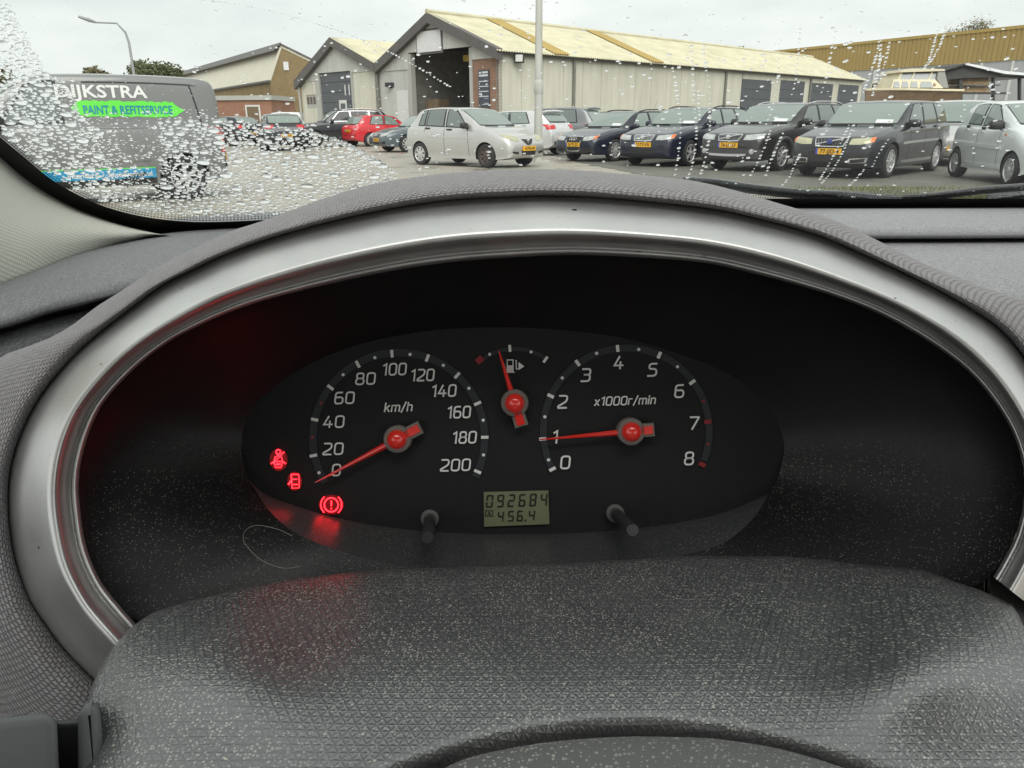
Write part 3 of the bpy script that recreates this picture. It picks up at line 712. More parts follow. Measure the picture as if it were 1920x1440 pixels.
# ------------------------------------------------------------------ unseen car roof behind the windscreen top, added to keep rear light off the cockpit
M_LINING = plain('pale_grey_roof_lining', (0.45, 0.45, 0.42), 0.9, var=.05, vscale=20)
rf_ = thing('shading_roof', 'unseen car roof with pale grey lining, added to block light from behind', 'roof lining', (0, -.8, 1.55)); rf_['kind'] = 'thing'
def roof_z(x, y): return 1.585 + .04 * (1 - ((x - .2) / .9) ** 2) - .03 * max(0, -1.2 - y)
RXs, RYs = np.linspace(-.68, 1.08, 14), np.linspace(-.05, -1.9, 14)
loft('headliner', [[Vector((x, y, roof_z(x, y))) for x in RXs] for y in RYs], M_LINING, rf_)
loft('roof_skin', [[Vector((x, y, roof_z(x, y) + .05)) for x in RXs] for y in RYs], plain('dark_roof_paint', (0.03, 0.03, 0.03), 0.3), rf_)
mb = MB(); mb.tube([Vector((x, -.04, roof_z(x, 0) + .02)) for x in RXs], .03, 8); mb.build('windscreen_header', M_LINING, rf_, smooth=True)
# ------------------------------------------------------------------ windscreen, pillar, wipers
GP = Vector((0, 1.05, CAMZ - .17)); GN = Vector((0, .5, math.sqrt(.75)))        # glass plane, outward normal
GU = Vector((0, -math.sqrt(.75), .5))                                          # up the glass
def gl(px, py, off=0.0): return hit_plane(px, py, GP + GN * off, GN)
ws = thing('windscreen', 'wet curved-edge windscreen with black printed border', 'windscreen', tuple(GP))
m, t, b = nmat('thin_windscreen_glass'); t.nodes.remove(b)
tr = t.nodes.new('ShaderNodeBsdfTransparent'); tr.inputs[0].default_value = (0.95, 0.97, 0.955, 1)
gs = t.nodes.new('ShaderNodeBsdfGlossy'); gs.inputs['Roughness'].default_value = 0.02
fr_ = t.nodes.new('ShaderNodeFresnel'); fr_.inputs['IOR'].default_value = 1.3
ms = t.nodes.new('ShaderNodeMixShader'); t.links.new(fr_.outputs[0], ms.inputs[0]); t.links.new(tr.outputs[0], ms.inputs[1]); t.links.new(gs.outputs[0], ms.inputs[2])
t.links.new(ms.outputs[0], t.nodes['Material Output'].inputs['Surface'])
M_GLASS = m
g0 = GP + GU * -.02
mesh('glass', [g0 + Vector((-.72, 0, 0)), g0 + Vector((1.05, 0, 0)), g0 + Vector((.95, 0, 0)) + GU * 1.26, g0 + Vector((-.62, 0, 0)) + GU * 1.26], [(0, 1, 2, 3)], M_GLASS, ws, smooth=False)
FI = [(-140, 110), (-60, 205), (0, 257), (46, 295), (92, 333), (138, 361), (199, 388), (275, 407), (367, 416), (480, 413), (580, 405)]
FO = [(-160, 260), (-80, 310), (-10, 345), (46, 385), (92, 415), (153, 445), (229, 462), (306, 475), (400, 475), (490, 465), (590, 450)]
fi, fo = crom(FI, 60), crom(FO, 60)
loft('printed_border', [[gl(*p, -.0008) for p in fi], [gl(*p, -.0008) for p in fo]], M_FRIT, ws)
loft('printed_border', [[gl(x, 372, -.0008) for x in np.linspace(1280, 2100, 12)], [gl(x, 400, -.0008) for x in np.linspace(1280, 2100, 12)]], M_FRIT, ws)
mb = MB()
def gdisc(x, y, r):
    c = gl(x, y, -.0008); tt = (c - CAM).dot(FW); rr_ = r * tt / FPX
    mb.add([c + Vector((1, 0, 0)) * (rr_ * math.cos(k * math.pi / 3)) + GU * (rr_ * 1.5 * math.sin(k * math.pi / 3)) for k in range(6)], [(0, 1, 2, 3, 4, 5)])
for k, (off, r) in enumerate(((3.0, 2.0), (7.0, 1.6), (10.5, 1.15), (13.5, .7))):
    L = 0
    P = crom(FI, 700)
    acc = 0
    for i in range(1, 700):
        dv = P[i] - P[i - 1]; acc += np.hypot(*dv)
        if acc > 5.4:
            acc = 0; n_ = np.array([dv[1], -dv[0]]) / np.hypot(*dv)
            gdisc(P[i][0] + n_[0] * off, P[i][1] + n_[1] * off, r)
    for x in np.arange(1300 + (k % 2) * 2.5, 2000, 5.0): gdisc(x, 372 - off * .8, r)
o = mb.build('border_dots', M_FRIT, ws); tag(o, kind='stuff')
# maker's lettering etched on the outside, seen in reverse from the seat
ex_g, ey_g = Vector((-1, 0, 0)), GU
M_ETCH = plain('dark_etched_lettering', (0.03, 0.03, 0.035), 0.6)
for s, x, y, cp, wd in (('NISSAN', 253, 331, 7, 62), ('PILKINGTON', 262, 342, 5, 74)):
    c = gl(x, y, -.0006); tt = (c - CAM).dot(FW) / FPX
    e = (gl(x + 10, y - 3.0, -.0006) - gl(x - 10, y + 3.0, -.0006)).normalized()
    V, Fc = text_verts(s, c, -e, GU, cp * tt * 2.0, wd * tt, 0, True)
    mesh('etched_lettering', V, Fc, M_ETCH, ws, smooth=False)

pil = thing('windscreen_pillar_trim', 'pale dotted trim on the windscreen pillar at left', 'pillar trim', tuple(CP(0, 400, .7)))
PI_ = [(-200, 130), (-90, 225), (0, 299), (46, 337), (92, 367), (153, 397), (229, 422), (306, 440), (345, 447)]
PJ_ = [(-200, 620), (-90, 580), (0, 537), (60, 513), (120, 488), (190, 466), (250, 452), (306, 441), (345, 448)]
pi_, pj_ = crom(PI_, 50), crom(PJ_, 50)
rows = []
for s, k in ((-.08, 1.02), (0, .985), (.06, .95), (.25, .90), (.5, .865), (.75, .85), (.95, .86), (1.0, .88), (1.05, .93)):
    r = []
    for p, q in zip(pi_, pj_):
        x, y = lerp(p[0], q[0], s), lerp(p[1], q[1], s)
        tg = (gl(*p) - CAM).dot(FW); td = (hp(q[0], q[1], .132) - CAM).dot(FW)
        d = lerp(tg * .985, td, max(0, min(1, s))) * (1 - .06 * math.sin(math.pi * max(0, min(1, s)))) + (.03 if s < 0 else 0) + (.03 if s > 1 else 0)
        r.append(CP(x, y, d))
    rows.append(r)
loft('trim_panel', rows, M_PILLAR, pil)
pil_end = [r[0].copy() for r in rows]

# the rest of the car round the lens: dash body, pillar, door, floor and bonnet
def surf(name, xs, prof, m, parent): return loft(name, [[Vector((x, y, z)) for x in xs] for y, z in prof], m, parent)
surf('dash_body', np.linspace(-.78, 1.15, 12), [(1.07, .93), (1.05, .962), (.98, .975), (.8, .984), (.6, .982), (.5, .975), (.475, .95)], M_DASH, dash)
surf('dash_front', np.linspace(-.78, -.40, 4), [(.52, .975), (.50, .93), (.48, .8), (.52, .5)], M_DASH, dash)
surf('dash_front', np.linspace(.44, 1.15, 6), [(.50, .975), (.48, .93), (.46, .8), (.52, .5)], M_DASHR, dash)
P1_ = Vector((-.66, -.04, 1.57)); pc_ = sum(pil_end, Vector()) / len(pil_end)
loft('upper_trim', [[lerp(p, P1_ + (p - pc_) * .45, f) + Vector((-.10, 0, 0)) * math.sin(math.pi * f) for p in pil_end] for f in np.linspace(0, 1, 10)], M_PILLAR, pil)
dr_ = thing('driver_door', 'grey inner trim of the driver door left of the seat', 'car door', (-.74, 0, .4))
loft('door_trim', [[Vector((-.745 + dx, y, z)) for y in np.linspace(.86, -.75, 12)] for z, dx in ((.22, 0), (.45, .03), (.62, .05), (.66, .09), (.70, .05), (.93, .03), (.985, .02), (1.0, -.02), (.98, -.06))], M_DASH, dr_)
fl_ = thing('cabin_floor', 'dark carpet of the footwell', 'car floor', (0, .2, .24)); fl_['kind'] = 'structure'
surf('carpet', np.linspace(-.76, 1.15, 6), [(1.0, .55), (.85, .30), (.7, .24), (-.9, .24)], plain('dark_carpet', (.03, .03, .032), .95), fl_)
bn = thing('car_bonnet', 'dark grey bonnet of the car below the windscreen', 'bonnet', (.2, 1.6, .6))
BX = np.linspace(-.74, 1.12, 16)
def bon(x, y): u = (x - .19) / .93; return .90 - .05 * u * u - .12 * max(0, y - 1.12) ** 1.3 - .10 * max(0, abs(u) - .85) * 4
loft('bonnet_panel', [[Vector((x, y - .10 * ((x - .19) / .93) ** 2, bon(x, y))) for x in BX] for y in (1.10, 1.14, 1.25, 1.45, 1.65, 1.85, 1.98)] + [[Vector((x, 2.02 - .10 * ((x - .19) / .93) ** 2, .55)) for x in BX]], plain('dark_grey_car_paint', (.07, .072, .075), .3, coat=1.0), bn)
loft('cowl_panel', [[Vector((x, y, z)) for x in BX] for y, z in ((1.045, .93), (1.08, .915), (1.13, .885))], M_BLACKP, bn)
M_WIPER = plain('wet_black_rubber', (0.055, 0.062, 0.066), 0.22, var=0.5, vscale=70, bmp=0.6, bscale=260, bdist=.002)
def wiper(name, pts, wid, label, arm=None):
    t_ = thing(name, label, 'wiper', tuple(gl(pts[0][0], pts[0][1], .03)), 'windscreen wipers')
    P = crom(pts, 30)
    rows = []
    for dy, off in ((0, .012), (-.5, .022), (-1, .014), (-.8, .004), (0, .004), (.15, .008)):
        rows.append([gl(p[0], p[1] + wid * (dy + .5) * 1.0, off) for p in P])
    loft('blade', rows, M_WIPER, t_)
    if arm:
        A = crom(arm, 16)
        mb = MB(); mb.tube([gl(p[0], p[1], .03) for p in A], [.006] * 15 + [.005], 8); mb.build('arm', M_WIPER, t_, smooth=True)
    return t_
wiper('windscreen_wiper', [(1280, 339), (1340, 343), (1420, 354), (1500, 362), (1580, 366)], 17, 'wet black wiper parked behind the hood top', [(1575, 366), (1640, 372), (1700, 377), (1760, 382)])
wiper('windscreen_wiper', [(1690, 372), (1760, 366), (1840, 356), (1930, 349), (2020, 342)], 13, 'wet black wiper rising towards the right edge', [(1850, 373), (1920, 364), (2020, 352)])

# ------------------------------------------------------------------ ground
def m_ground():
    m, t, b = nmat('wet_yard_surface')
    v = coord(t)
    big = noise(t, v, 0.10, 4, 0.6); midn = noise(t, v, 0.9, 5, 0.65); fine_ = noise(t, v, 14, 4, 0.7)
    c = ramp(t, big, [(0.35, (0.38, 0.345, 0.28)), (0.55, (0.30, 0.28, 0.24)), (0.7, (0.22, 0.21, 0.19))])
    c = mixc(t, vmath(t, 'MULTIPLY', ramp(t, midn, [(0.4, (0, 0, 0)), (0.7, (1, 1, 1))]), 0.55), c, (0.44, 0.40, 0.325))
    c = mixc(t, vmath(t, 'MULTIPLY', ramp(t, fine_, [(0.45, (0, 0, 0)), (0.62, (1, 1, 1))]), 0.30), c, (0.14, 0.135, 0.12))
    t.links.new(c, b.inputs['Base Color'])
    t.links.new(ramp(t, midn, [(0.36, (0.10, 0.10, 0.10)), (0.56, (0.7, 0.7, 0.7))]), b.inputs['Roughness'])
    bump(t, b, fine_, 0.5, 0.02)
    return m
g = mesh('ground', [(-400, -60, 0), (400, -60, 0), (400, 700, 0), (-400, 700, 0)], [(0, 1, 2, 3)], m_ground(), smooth=False); tag(g, kind='structure')
def m_gravel():
    m, t, b = nmat('dark_gravel'); v = coord(t)
    n1 = noise(t, v, 1.3, 5, 0.65); vo = t.nodes.new('ShaderNodeTexVoronoi'); vo.inputs['Scale'].default_value = 16; t.links.new(v, vo.inputs['Vector'])
    c = ramp(t, n1, [(0.3, (0.085, 0.082, 0.072)), (0.6, (0.15, 0.145, 0.115)), (0.75, (0.13, 0.145, 0.06))])
    c = mixc(t, vmath(t, 'MULTIPLY', vo.outputs['Distance'], 0.6), c, (0.16, 0.155, 0.14))
    t.links.new(c, b.inputs['Base Color']); b.inputs['Roughness'].default_value = 0.6
    bump(t, b, vo.outputs['Distance'], 0.8, 0.03)
    return m
gp0 = [(3.2, 16.2), (2.2, 21), (1.2, 30), (8, 42), (30, 60), (60, 60), (60, 3), (12, 3), (8.5, 9.0), (5.5, 12.6)]
gp = []; rgj = random.Random(8)
for (xa, ya), (xb, yb) in zip(gp0, gp0[1:] + gp0[:1]):
    for k in range(24): gp.append((lerp(xa, xb, k / 24) + rgj.uniform(-.12, .12), lerp(ya, yb, k / 24) + rgj.uniform(-.12, .12)))
o = mesh('gravel_lot', [(x, y, .006) for x, y in gp], [tuple(range(len(gp)))[::-1]], m_gravel(), smooth=False); tag(o, kind='structure')
# short wet grass and weeds in front of the parked row
M_GRASS = plain('yellow_green_grass', (0.13, 0.15, 0.035), 0.6, var=0.45, vscale=1.2)
rg = random.Random(5); V = []; Fc = []
for _ in range(30000):
    u = rg.random(); y = rg.uniform(9.5, 13.6); x = 3.4 + (13.6 - y) * .95 + rg.random() ** 1.4 * 8.5
    if rg.random() > .35 + .65 * (math.sin(x * 2.1 + y) * .5 + .5) * (math.sin(y * 2.7 - x * .6) * .5 + .5): continue
    h = rg.uniform(.02, .075); a = rg.uniform(0, 6.28); wd = rg.uniform(.003, .007); lx, ly = rg.uniform(-.04, .04), rg.uniform(-.04, .04)
    n = len(V); V += [(x - math.cos(a) * wd, y - math.sin(a) * wd, .004), (x + math.cos(a) * wd, y + math.sin(a) * wd, .004), (x + lx, y + ly, h)]; Fc.append((n, n + 1, n + 2))
o = mesh('grass', V, Fc, M_GRASS, smooth=False); tag(o, 'short yellow green grass on gravel before the dark estate cars', 'grass', None, 'stuff')

# ------------------------------------------------------------------ building materials
def m_brick(name, c1, c2, mort, sc=1.0):
    m, t, b = nmat(name); v = coord(t, 'UV')
    br = t.nodes.new('ShaderNodeTexBrick'); t.links.new(v, br.inputs['Vector']); br.inputs['Scale'].default_value = sc
    br.inputs['Brick Width'].default_value = .22; br.inputs['Row Height'].default_value = .065; br.inputs['Mortar Size'].default_value = .010
    br.inputs['Color1'].default_value = (*c1, 1); br.inputs['Color2'].default_value = (*c2, 1); br.inputs['Mortar'].default_value = (*mort, 1)
    c = mixc(t, ramp(t, noise(t, coord(t), .8, 5, .65), [(.4, (0, 0, 0)), (.75, (.55, .55, .55))]), br.outputs['Color'], tuple(x * .55 for x in c1))
    t.links.new(c, b.inputs['Base Color']); b.inputs['Roughness'].default_value = .85
    bump(t, b, br.outputs['Fac'], .5, -.01); return m
def m_streak(name, col, dirt, rough=.7, amt=.5, sc=(1.2, 1.2, .12)):
    """weathered sheet: vertical streaks of dirt"""
    m, t, b = nmat(name)
    f = noise(t, coord(t, 'Object', sc), 1.6, 6, .7); f2 = noise(t, coord(t), .5, 4, .6)
    k = vmath(t, 'MULTIPLY', ramp(t, f, [(.42, (0, 0, 0)), (.72, (1, 1, 1))]), amt)
    c = mixc(t, k, col, dirt); c = mixc(t, vmath(t, 'MULTIPLY', ramp(t, f2, [(.4, (0, 0, 0)), (.8, (1, 1, 1))]), .3), c, tuple(x * .7 for x in col))
    t.links.new(c, b.inputs['Base Color']); b.inputs['Roughness'].default_value = rough; return m
M_WALL = m_streak('grey_green_wall_sheet', (0.61, 0.595, 0.50), (0.40, 0.385, 0.32), .7, .6)
M_GABLE = m_streak('pale_grey_gable_sheet', (0.51, 0.51, 0.48), (0.34, 0.335, 0.31), .7, .6)
M_BARGE = m_streak('dark_grey_bargeboard', (0.115, 0.105, 0.10), (0.07, 0.065, 0.06), .6, .5)
M_ROOF = m_streak('yellowed_corrugated_roof', (0.60, 0.565, 0.41), (0.40, 0.37, 0.25), .65, .75, (.5, .5, 2.0))
M_ROOFL = m_streak('ochre_rooflight_sheet', (0.42, 0.30, 0.09), (0.30, 0.21, 0.06), .45, .4)
M_SHUT = plain('slate_shutter', (0.085, 0.095, 0.105), .5, var=.15, vscale=4)
M_JAMB = m_streak('grey_steel_jamb', (0.42, 0.42, 0.39), (0.30, 0.30, 0.27), .55, .4)
M_PIPE = plain('grey_downpipe', (0.17, 0.165, 0.145), .5, var=.2)
M_BRICK = m_brick('brown_brick', (0.32, 0.15, 0.085), (0.24, 0.115, 0.065), (0.26, 0.24, 0.20))
M_BRICKY = m_brick('ochre_brown_brick', (0.30, 0.205, 0.085), (0.225, 0.15, 0.062), (0.25, 0.21, 0.14))
M_BRICKR = m_brick('red_brick', (0.36, 0.155, 0.085), (0.29, 0.12, 0.07), (0.30, 0.24, 0.19))
M_BOARD = plain('white_board', (0.66, 0.66, 0.66), .5, var=.06)
M_SIGN = plain('dark_slate_sign', (0.055, 0.065, 0.085), .45)
M_SIGNT = plain('pale_sign_print', (0.62, 0.64, 0.66), .6)
M_INT = plain('dim_interior_wall', (0.24, 0.23, 0.20), .8, var=.25)
M_INTD = plain('dark_interior_steel', (0.03, 0.03, 0.03), .7)
M_YEL = plain('yellow_hoist_paint', (0.70, 0.52, 0.10), .5)
M_WFRAME = plain('white_window_frame', (0.62, 0.62, 0.60), .5)
M_PANE = plain('dark_window_pane', (0.05, 0.055, 0.055), .12, spec=.8)
M_CREAM = m_streak('cream_roof_sheet', (0.60, 0.575, 0.47), (0.47, 0.45, 0.37), .7, .35)
M_GUT = plain('dark_gutter', (0.10, 0.095, 0.085), .6)
M_WOOD = plain('brown_door_wood', (0.16, 0.115, 0.07), .7, var=.3, vscale=6)

# ------------------------------------------------------------------ the twin gabled workshop
EAVE = 4.2
C0 = hit_z(934, 97, EAVE); C1 = hit_z(1616, 151, EAVE)
C0 = Vector((C0.x, C0.y, 0)); C1 = Vector((C1.x, C1.y, 0))
SD = (C1 - C0).normalized(); LF = Vector((-SD.y, SD.x, 0))            # along the side wall, along the front to the left
SLEN = (C1 - C0).length
Z = Vector((0, 0, 1))
def fpt(px, py):     # point of the front wall under a pixel -> (metres to the left of the corner, height)
    p = hit_plane(px, py, C0, SD); return ((p - C0).dot(LF), p.z)
def spt(px, py):     # same for the side wall
    p = hit_plane(px, py, C0, LF); return ((p - C0).dot(SD), p.z)
def Fq(l, z, o=0.0): return C0 + LF * l - SD * o + Z * z        # o = metres proud of the front
def Sq(s, z, o=0.0): return C0 + SD * s - LF * o + Z * z        # o = metres proud of the side wall
def flat(name, P, d, m, parent, uv=False):
    """polygon P (world, seen from outside) thickened by -d"""
    n = len(P); P = [Vector(p) for p in P]; d = Vector(d)
    V = P + [p - d for p in P]
    F_ = [tuple(range(n)), tuple(range(2 * n - 1, n - 1, -1))] + [(i, n + i, n + (i + 1) % n, (i + 1) % n) for i in range(n)]
    uvs = None
    if uv:
        e = (P[1] - P[0]); e = Vector((e.x, e.y, 0)); e = e.normalized() if e.length > 1e-3 else LF
        uvs = [((p - P[0]).dot(e), p.z) for p in V]
    return mesh(name, V, F_, m, parent, smooth=False, uv=uvs)
def quadF(name, l0, z0, l1, z1, o, th, m, parent, uv=False): return flat(name, [Fq(l0, z0, o), Fq(l1, z0, o), Fq(l1, z1, o), Fq(l0, z1, o)], -SD * th, m, parent, uv)
def quadS(name, s0, z0, s1, z1, o, th, m, parent, uv=False): return flat(name, [Sq(s0, z0, o), Sq(s1, z0, o), Sq(s1, z1, o), Sq(s0, z1, o)], -LF * th, m, parent, uv)
def corr_roof(name, A, B, dirv, length, m, parent, per=.177, amp=.028, th=.02):
    """corrugated sheet between eave line A and ridge line B (start points), running along dirv"""
    n = int(length / per) * 6; up = (B - A).cross(dirv).normalized()
    if up.z < 0: up = -up
    V = []; Fc = []
    for i in range(n + 1):
        s = length * i / n; h = amp * math.sin(2 * math.pi * s / per)
        V += [A + dirv * s + up * h, B + dirv * s + up * h]
    k = len(V); V += [v - up * th for v in V]
    for i in range(n):
        a = 2 * i; Fc += [(a, a + 2, a + 3, a + 1), (k + a, k + a + 1, k + a + 3, k + a + 2), (a, k + a, k + a + 2, a + 2)]
    return mesh(name, V, Fc, m, parent, smooth=True, sharp=60)

# right hall
lv, _ = fpt(711, 127); la, za = fpt(802, 30)
ZA = za
hall = thing('workshop_hall', 'large grey workshop hall with open front door and pale yellow corrugated roof', 'building', tuple(C0))
RW = lv                                  # width of the right hall front
lA = RW * .5
dl0, dz_ = fpt(878, 105)[0], fpt(820, 104)[1]   # door: right jamb, lintel
dl1 = fpt(771, 120)[0]
bz0 = fpt(905, 106)[1]
# front wall pieces round the opening
quadF('brick_pier', 0.0, 0, dl0 - .12, 3.95, 0, .25, M_BRICK, hall, True)
quadF('front_wall', dl1 + .35, 0, RW, 3.75, 0, .2, M_GABLE, hall)
gable = [Fq(0, 3.95, .05), Fq(dl0 - .3, 3.95, .05), Fq(dl0 - .3, 4.55, .05), Fq(dl1 + .2, 4.55, .05), Fq(dl1 + .2, 3.75, .05), Fq(RW, 3.75, .05), Fq(RW, EAVE - .1, .05), Fq(lA, ZA - .15, .05), Fq(0, EAVE, .05)]
flat('gable_panel', gable, -SD * .12, M_GABLE, hall)
quadF('door_jamb', dl0 - .3, 0, dl0 - .08, 4.5, .03, .3, M_JAMB, hall)
quadF('door_jamb', dl1 + .02, 0, dl1 + .35, 4.5, .03, .3, M_JAMB, hall)
# dim interior
mb = MB()
q = [Fq(dl0 - .35, .01, -.3), Fq(dl1 + .45, .01, -.3), Fq(dl1 + .45, .01, -9), Fq(dl0 - .35, .01, -9)]
mb.add([*q, *[p + Z * 4.9 for p in q]], [(0, 1, 2, 3), (2, 3, 7, 6), (1, 2, 6, 5), (3, 0, 4, 7)]); mb.build('interior_walls', M_INT, hall)
mb = MB(); mb.add([p + Z * 4.85 for p in q], [(0, 1, 2, 3)]); mb.build('interior_ceiling', M_INTD, hall)
lp = fpt(841, 150)[0]
quadF('interior_post', lp - .25, 0, lp + .25, 4.6, -3, .3, M_INTD, hall)
l0, z0 = fpt(800, 125); l1, _ = fpt(835, 118)
quadF('hoist_beam', l1 - 1.5, 4.12, l0 - .6, 4.42, -2, .5, M_YEL, hall)
l0, z0 = fpt(776, 186); l1, z1 = fpt(796, 212)
quadF('timber_stack', l1 - .2, .0, l0, z0, -.8, .8, M_WOOD, hall)
# blank white board
l0, zt = fpt(784, 58); l1, zb = fpt(830, 95)
bd = quadF('blank_board', l1, zb, l0, fpt(784, 59)[1] - .05, .12, .05, M_BOARD, hall); tag(bd, 'blank white board high on the gable')
quadF('board_frame', l1 - .1, zb - .1, l0 + .1, fpt(784, 59)[1] + .05, .075, .03, M_BARGE, hall)
# tenant sign on the brick pier
l0, zt = fpt(898, 132); l1, zb = fpt(919, 201)
sg = quadF('tenant_sign', l1, zb, l0, zt, .06, .04, M_SIGN, hall); tag(sg, 'tall dark tenant sign with white bands')
hgt = zt - zb; wdt = l0 - l1
for k in range(1, 5): quadF('sign_line', l1 + .04, zb + hgt * (.16 + .135 * k) - .02, l0 - .04, zb + hgt * (.16 + .135 * k) + .02, .066, .004, M_SIGNT, sg)
for u0, u1, k0, k1 in ((.08, .30, .905, .955), (.38, .92, .91, .96), (.08, .92, .83, .88), (.05, .14, .62, .655), (.70, .88, .60, .635), (.05, .14, .49, .525), (.05, .34, .335, .385), (.55, .95, .10, .115), (.35, .95, .07, .085), (.06, .14, .04, .07), (.55, .95, .235, .245)):
    quadF('sign_mark', lerp(l0, l1, u1), zb + hgt * k0, lerp(l0, l1, u0), zb + hgt * k1, .067, .004, M_SIGNT, sg)       # lines of print too small to read
# white side door, spot lamps
l0, zt = fpt(744, 170); l1, _ = fpt(765, 169)
quadF('white_door', l1, 0.05, l0, zt, .03, .06, M_WFRAME, hall)
l0, zt = fpt(734, 159); mb = MB(); p = Fq(l0, zt, .12); mb.box(p, (.5, .2, .22)); mb.tube([Fq(l0, zt - .15, .02), Fq(l0, zt, .25)], .05); mb.build('wall_lamp', M_INTD, hall)
# bargeboards
def barge(pa, pb, parent, o=.35, h=.48, m=M_BARGE):
    (la_, za_), (lb_, zb_) = pa, pb
    return flat('bargeboard', [Fq(la_, za_ - h, o), Fq(lb_, zb_ - h, o), Fq(lb_, zb_, o), Fq(la_, za_, o)], -SD * .4, m, parent)
barge((-.25, EAVE + .12), (lA, ZA + .12), hall); barge((RW - .05, EAVE - .02), (lA, ZA + .12), hall)
# side wall in sheet bays, each sheet proud of a recessed joint
bays = [0, 8.4]; s_pipe = [spt(1074, 150)[0], spt(1358, 165)[0]]
quadS('side_wall', 0.0, 0, SLEN, EAVE, -.06, .1, M_JAMB, hall)
dd = []          # roller doors in the far end of the side wall, from their picture edges
for xa, xb, yt in ((1393, 1448, 148), (1464, 1510, 150), (1519, 1563, 155), (1573, 1611, 158)):
    a_, zt = spt(xa, yt); b_, _ = spt(xb, yt + 2); dd.append((a_, b_, zt))
edges = [0.0]
while edges[-1] < dd[0][0] - 2.2: edges.append(edges[-1] + 1.55)
edges[-1] = dd[0][0] - .12
for a_, b_ in zip(edges[:-1], edges[1:]): quadS('wall_sheet', a_ + .012, 0, b_ - .012, EAVE - .02, .0, .055, M_WALL, hall)
top = max(d_[2] for d_ in dd)
prev = dd[0][0]
for i, (a_, b_, zt) in enumerate(dd):
    nx = dd[i + 1][0] if i + 1 < len(dd) else SLEN
    quadS('wall_sheet', b_ + .01, 0, nx - .01, EAVE - .02, .0, .055, M_WALL, hall)
    quadS('wall_sheet', a_, zt, b_, EAVE - .02, .0, .055, M_WALL, hall)
    n = 6
    rd = quadS('roller_door', a_, 0, b_, zt, -.035, .02, M_SHUT, hall)
    for k in range(n): quadS('door_slat', a_ + .02, zt * k / n + .02, b_ - .02, zt * (k + 1) / n - .02, -.012, .02, M_SHUT, rd)
    w0 = lerp(a_, b_, .30); w1 = lerp(a_, b_, .62)
    quadS('door_window_frame', w0, zt * .16, w1, zt * .52, .005, .02, M_WFRAME, rd)
    quadS('door_pane', w0 + .12, zt * .37, w1 - .12, zt * .49, .012, .01, M_PANE, rd)
    quadS('door_pane', w0 + .12, zt * .19, w1 - .12, zt * .33, .012, .01, M_PANE, rd)
for s in s_pipe + [spt(1517, 170)[0]]: mb = MB(); mb.tube([Sq(s, 0, .10), Sq(s, EAVE - .05, .10)], .08, 10); mb.build('downpipe', M_PIPE, hall, smooth=True)
# roof
ridge0 = C0 + LF * lA + Z * (ZA + .12) - SD * .35; eave0 = C0 - LF * .35 + Z * (EAVE + .02) - SD * .35
corr_roof('roof_slope', eave0, ridge0, SD, SLEN + .7, M_ROOF, hall)
ridgeL = ridge0; eaveL = C0 + LF * (RW + .02) + Z * (EAVE - .05) - SD * .35
corr_roof('roof_slope', eaveL, ridgeL, SD, SLEN + .7, M_ROOF, hall)
for px_, wd in ((1040, 1.1), (1222, 1.1)):
    s = spt(px_, 112)[0]; dn = Vector((0, 0, .07)); corr_roof('rooflight', eave0 + SD * s + dn, ridge0 + SD * s + dn, SD, wd, M_ROOFL, hall)
mb = MB(); mb.tube([ridge0 + Z * .03, ridge0 + SD * (SLEN + .7) + Z * .03], .13, 8); mb.build('ridge_cap', M_ROOF, hall, smooth=True)
mb = MB(); mb.box((0, 0, 0), (SLEN, .14, .12), Matrix.Rotation(math.atan2(SD.y, SD.x), 3, 'Z')); mb.v = [v + C0 + SD * (SLEN / 2) - LF * .12 + Z * (EAVE - .06) for v in mb.v]; mb.build('gutter', M_GUT, hall)
p = Sq(*spt(967, 110), .25)
mb = MB(); mb.box(p, (.45, .3, .4)); mb.build('floodlight', M_INTD, hall); mb = MB(); mb.box(p + Vector((-.02, -.17, 0)), (.34, .05, .30)); mb.build('floodlight_glass', M_WFRAME, hall)
flat('end_wall', [Sq(SLEN, 0), Sq(SLEN, 0) + LF * RW, Sq(SLEN, EAVE) + LF * RW, Sq(SLEN, ZA) + LF * lA, Sq(SLEN, EAVE)], -SD * .2, M_WALL, hall)

# left hall
LW_ = fpt(563, 152)[0] - RW; lap, zap = fpt(618, 75)
hall2 = thing('workshop_hall', 'narrow grey gabled workshop with closed slate roller door numbered 11', 'building', tuple(Fq(RW, 0)))
def E2(px, py): return fpt(px, py)
lL = RW + LW_; lap = (RW + lL) / 2
zE2 = fpt(560, 151)[1]
d0, zt = fpt(656, 130); d1, _ = fpt(598, 140); zt = (zt + _) / 2
w0_, wz1 = fpt(596, 177); w1_, _ = fpt(573, 178); wz0 = fpt(597, 203)[1]
quadF('front_wall', RW + .02, 0, d0 - .2, zE2 + .25, -.02, .18, M_WALL, hall2)
quadF('front_wall', d1 + .5, 0, lL, wz0, -.02, .18, M_WALL, hall2); quadF('front_wall', d1 + .5, wz1, lL, zE2 - .05, -.02, .18, M_WALL, hall2); quadF('front_wall', w1_, wz0, lL, wz1, -.02, .18, M_WALL, hall2)
flat('gable_panel', [Fq(RW, zE2 + .2, .03), Fq(d0 - .05, zE2 + .2, .03), Fq(d0 - .05, zt, .03), Fq(d1 + .05, zt, .03), Fq(d1 + .05, zE2 - .1, .03), Fq(lL, zE2 - .1, .03), Fq(lL, zE2 + .05, .03), Fq(lap, zap - .1, .03), Fq(RW, EAVE, .03)], -SD * .1, M_GABLE, hall2)
rd = quadF('roller_door', d0, 0, d1, zt, -.10, .05, M_SHUT, hall2)
for k in range(7): quadF('door_slat', d0 + .02, zt * k / 7 + .02, d1 - .02, zt * (k + 1) / 7 - .02, -.07, .025, M_SHUT, rd)
l0, z1 = fpt(634, 188); l1, z0 = fpt(649, 200)
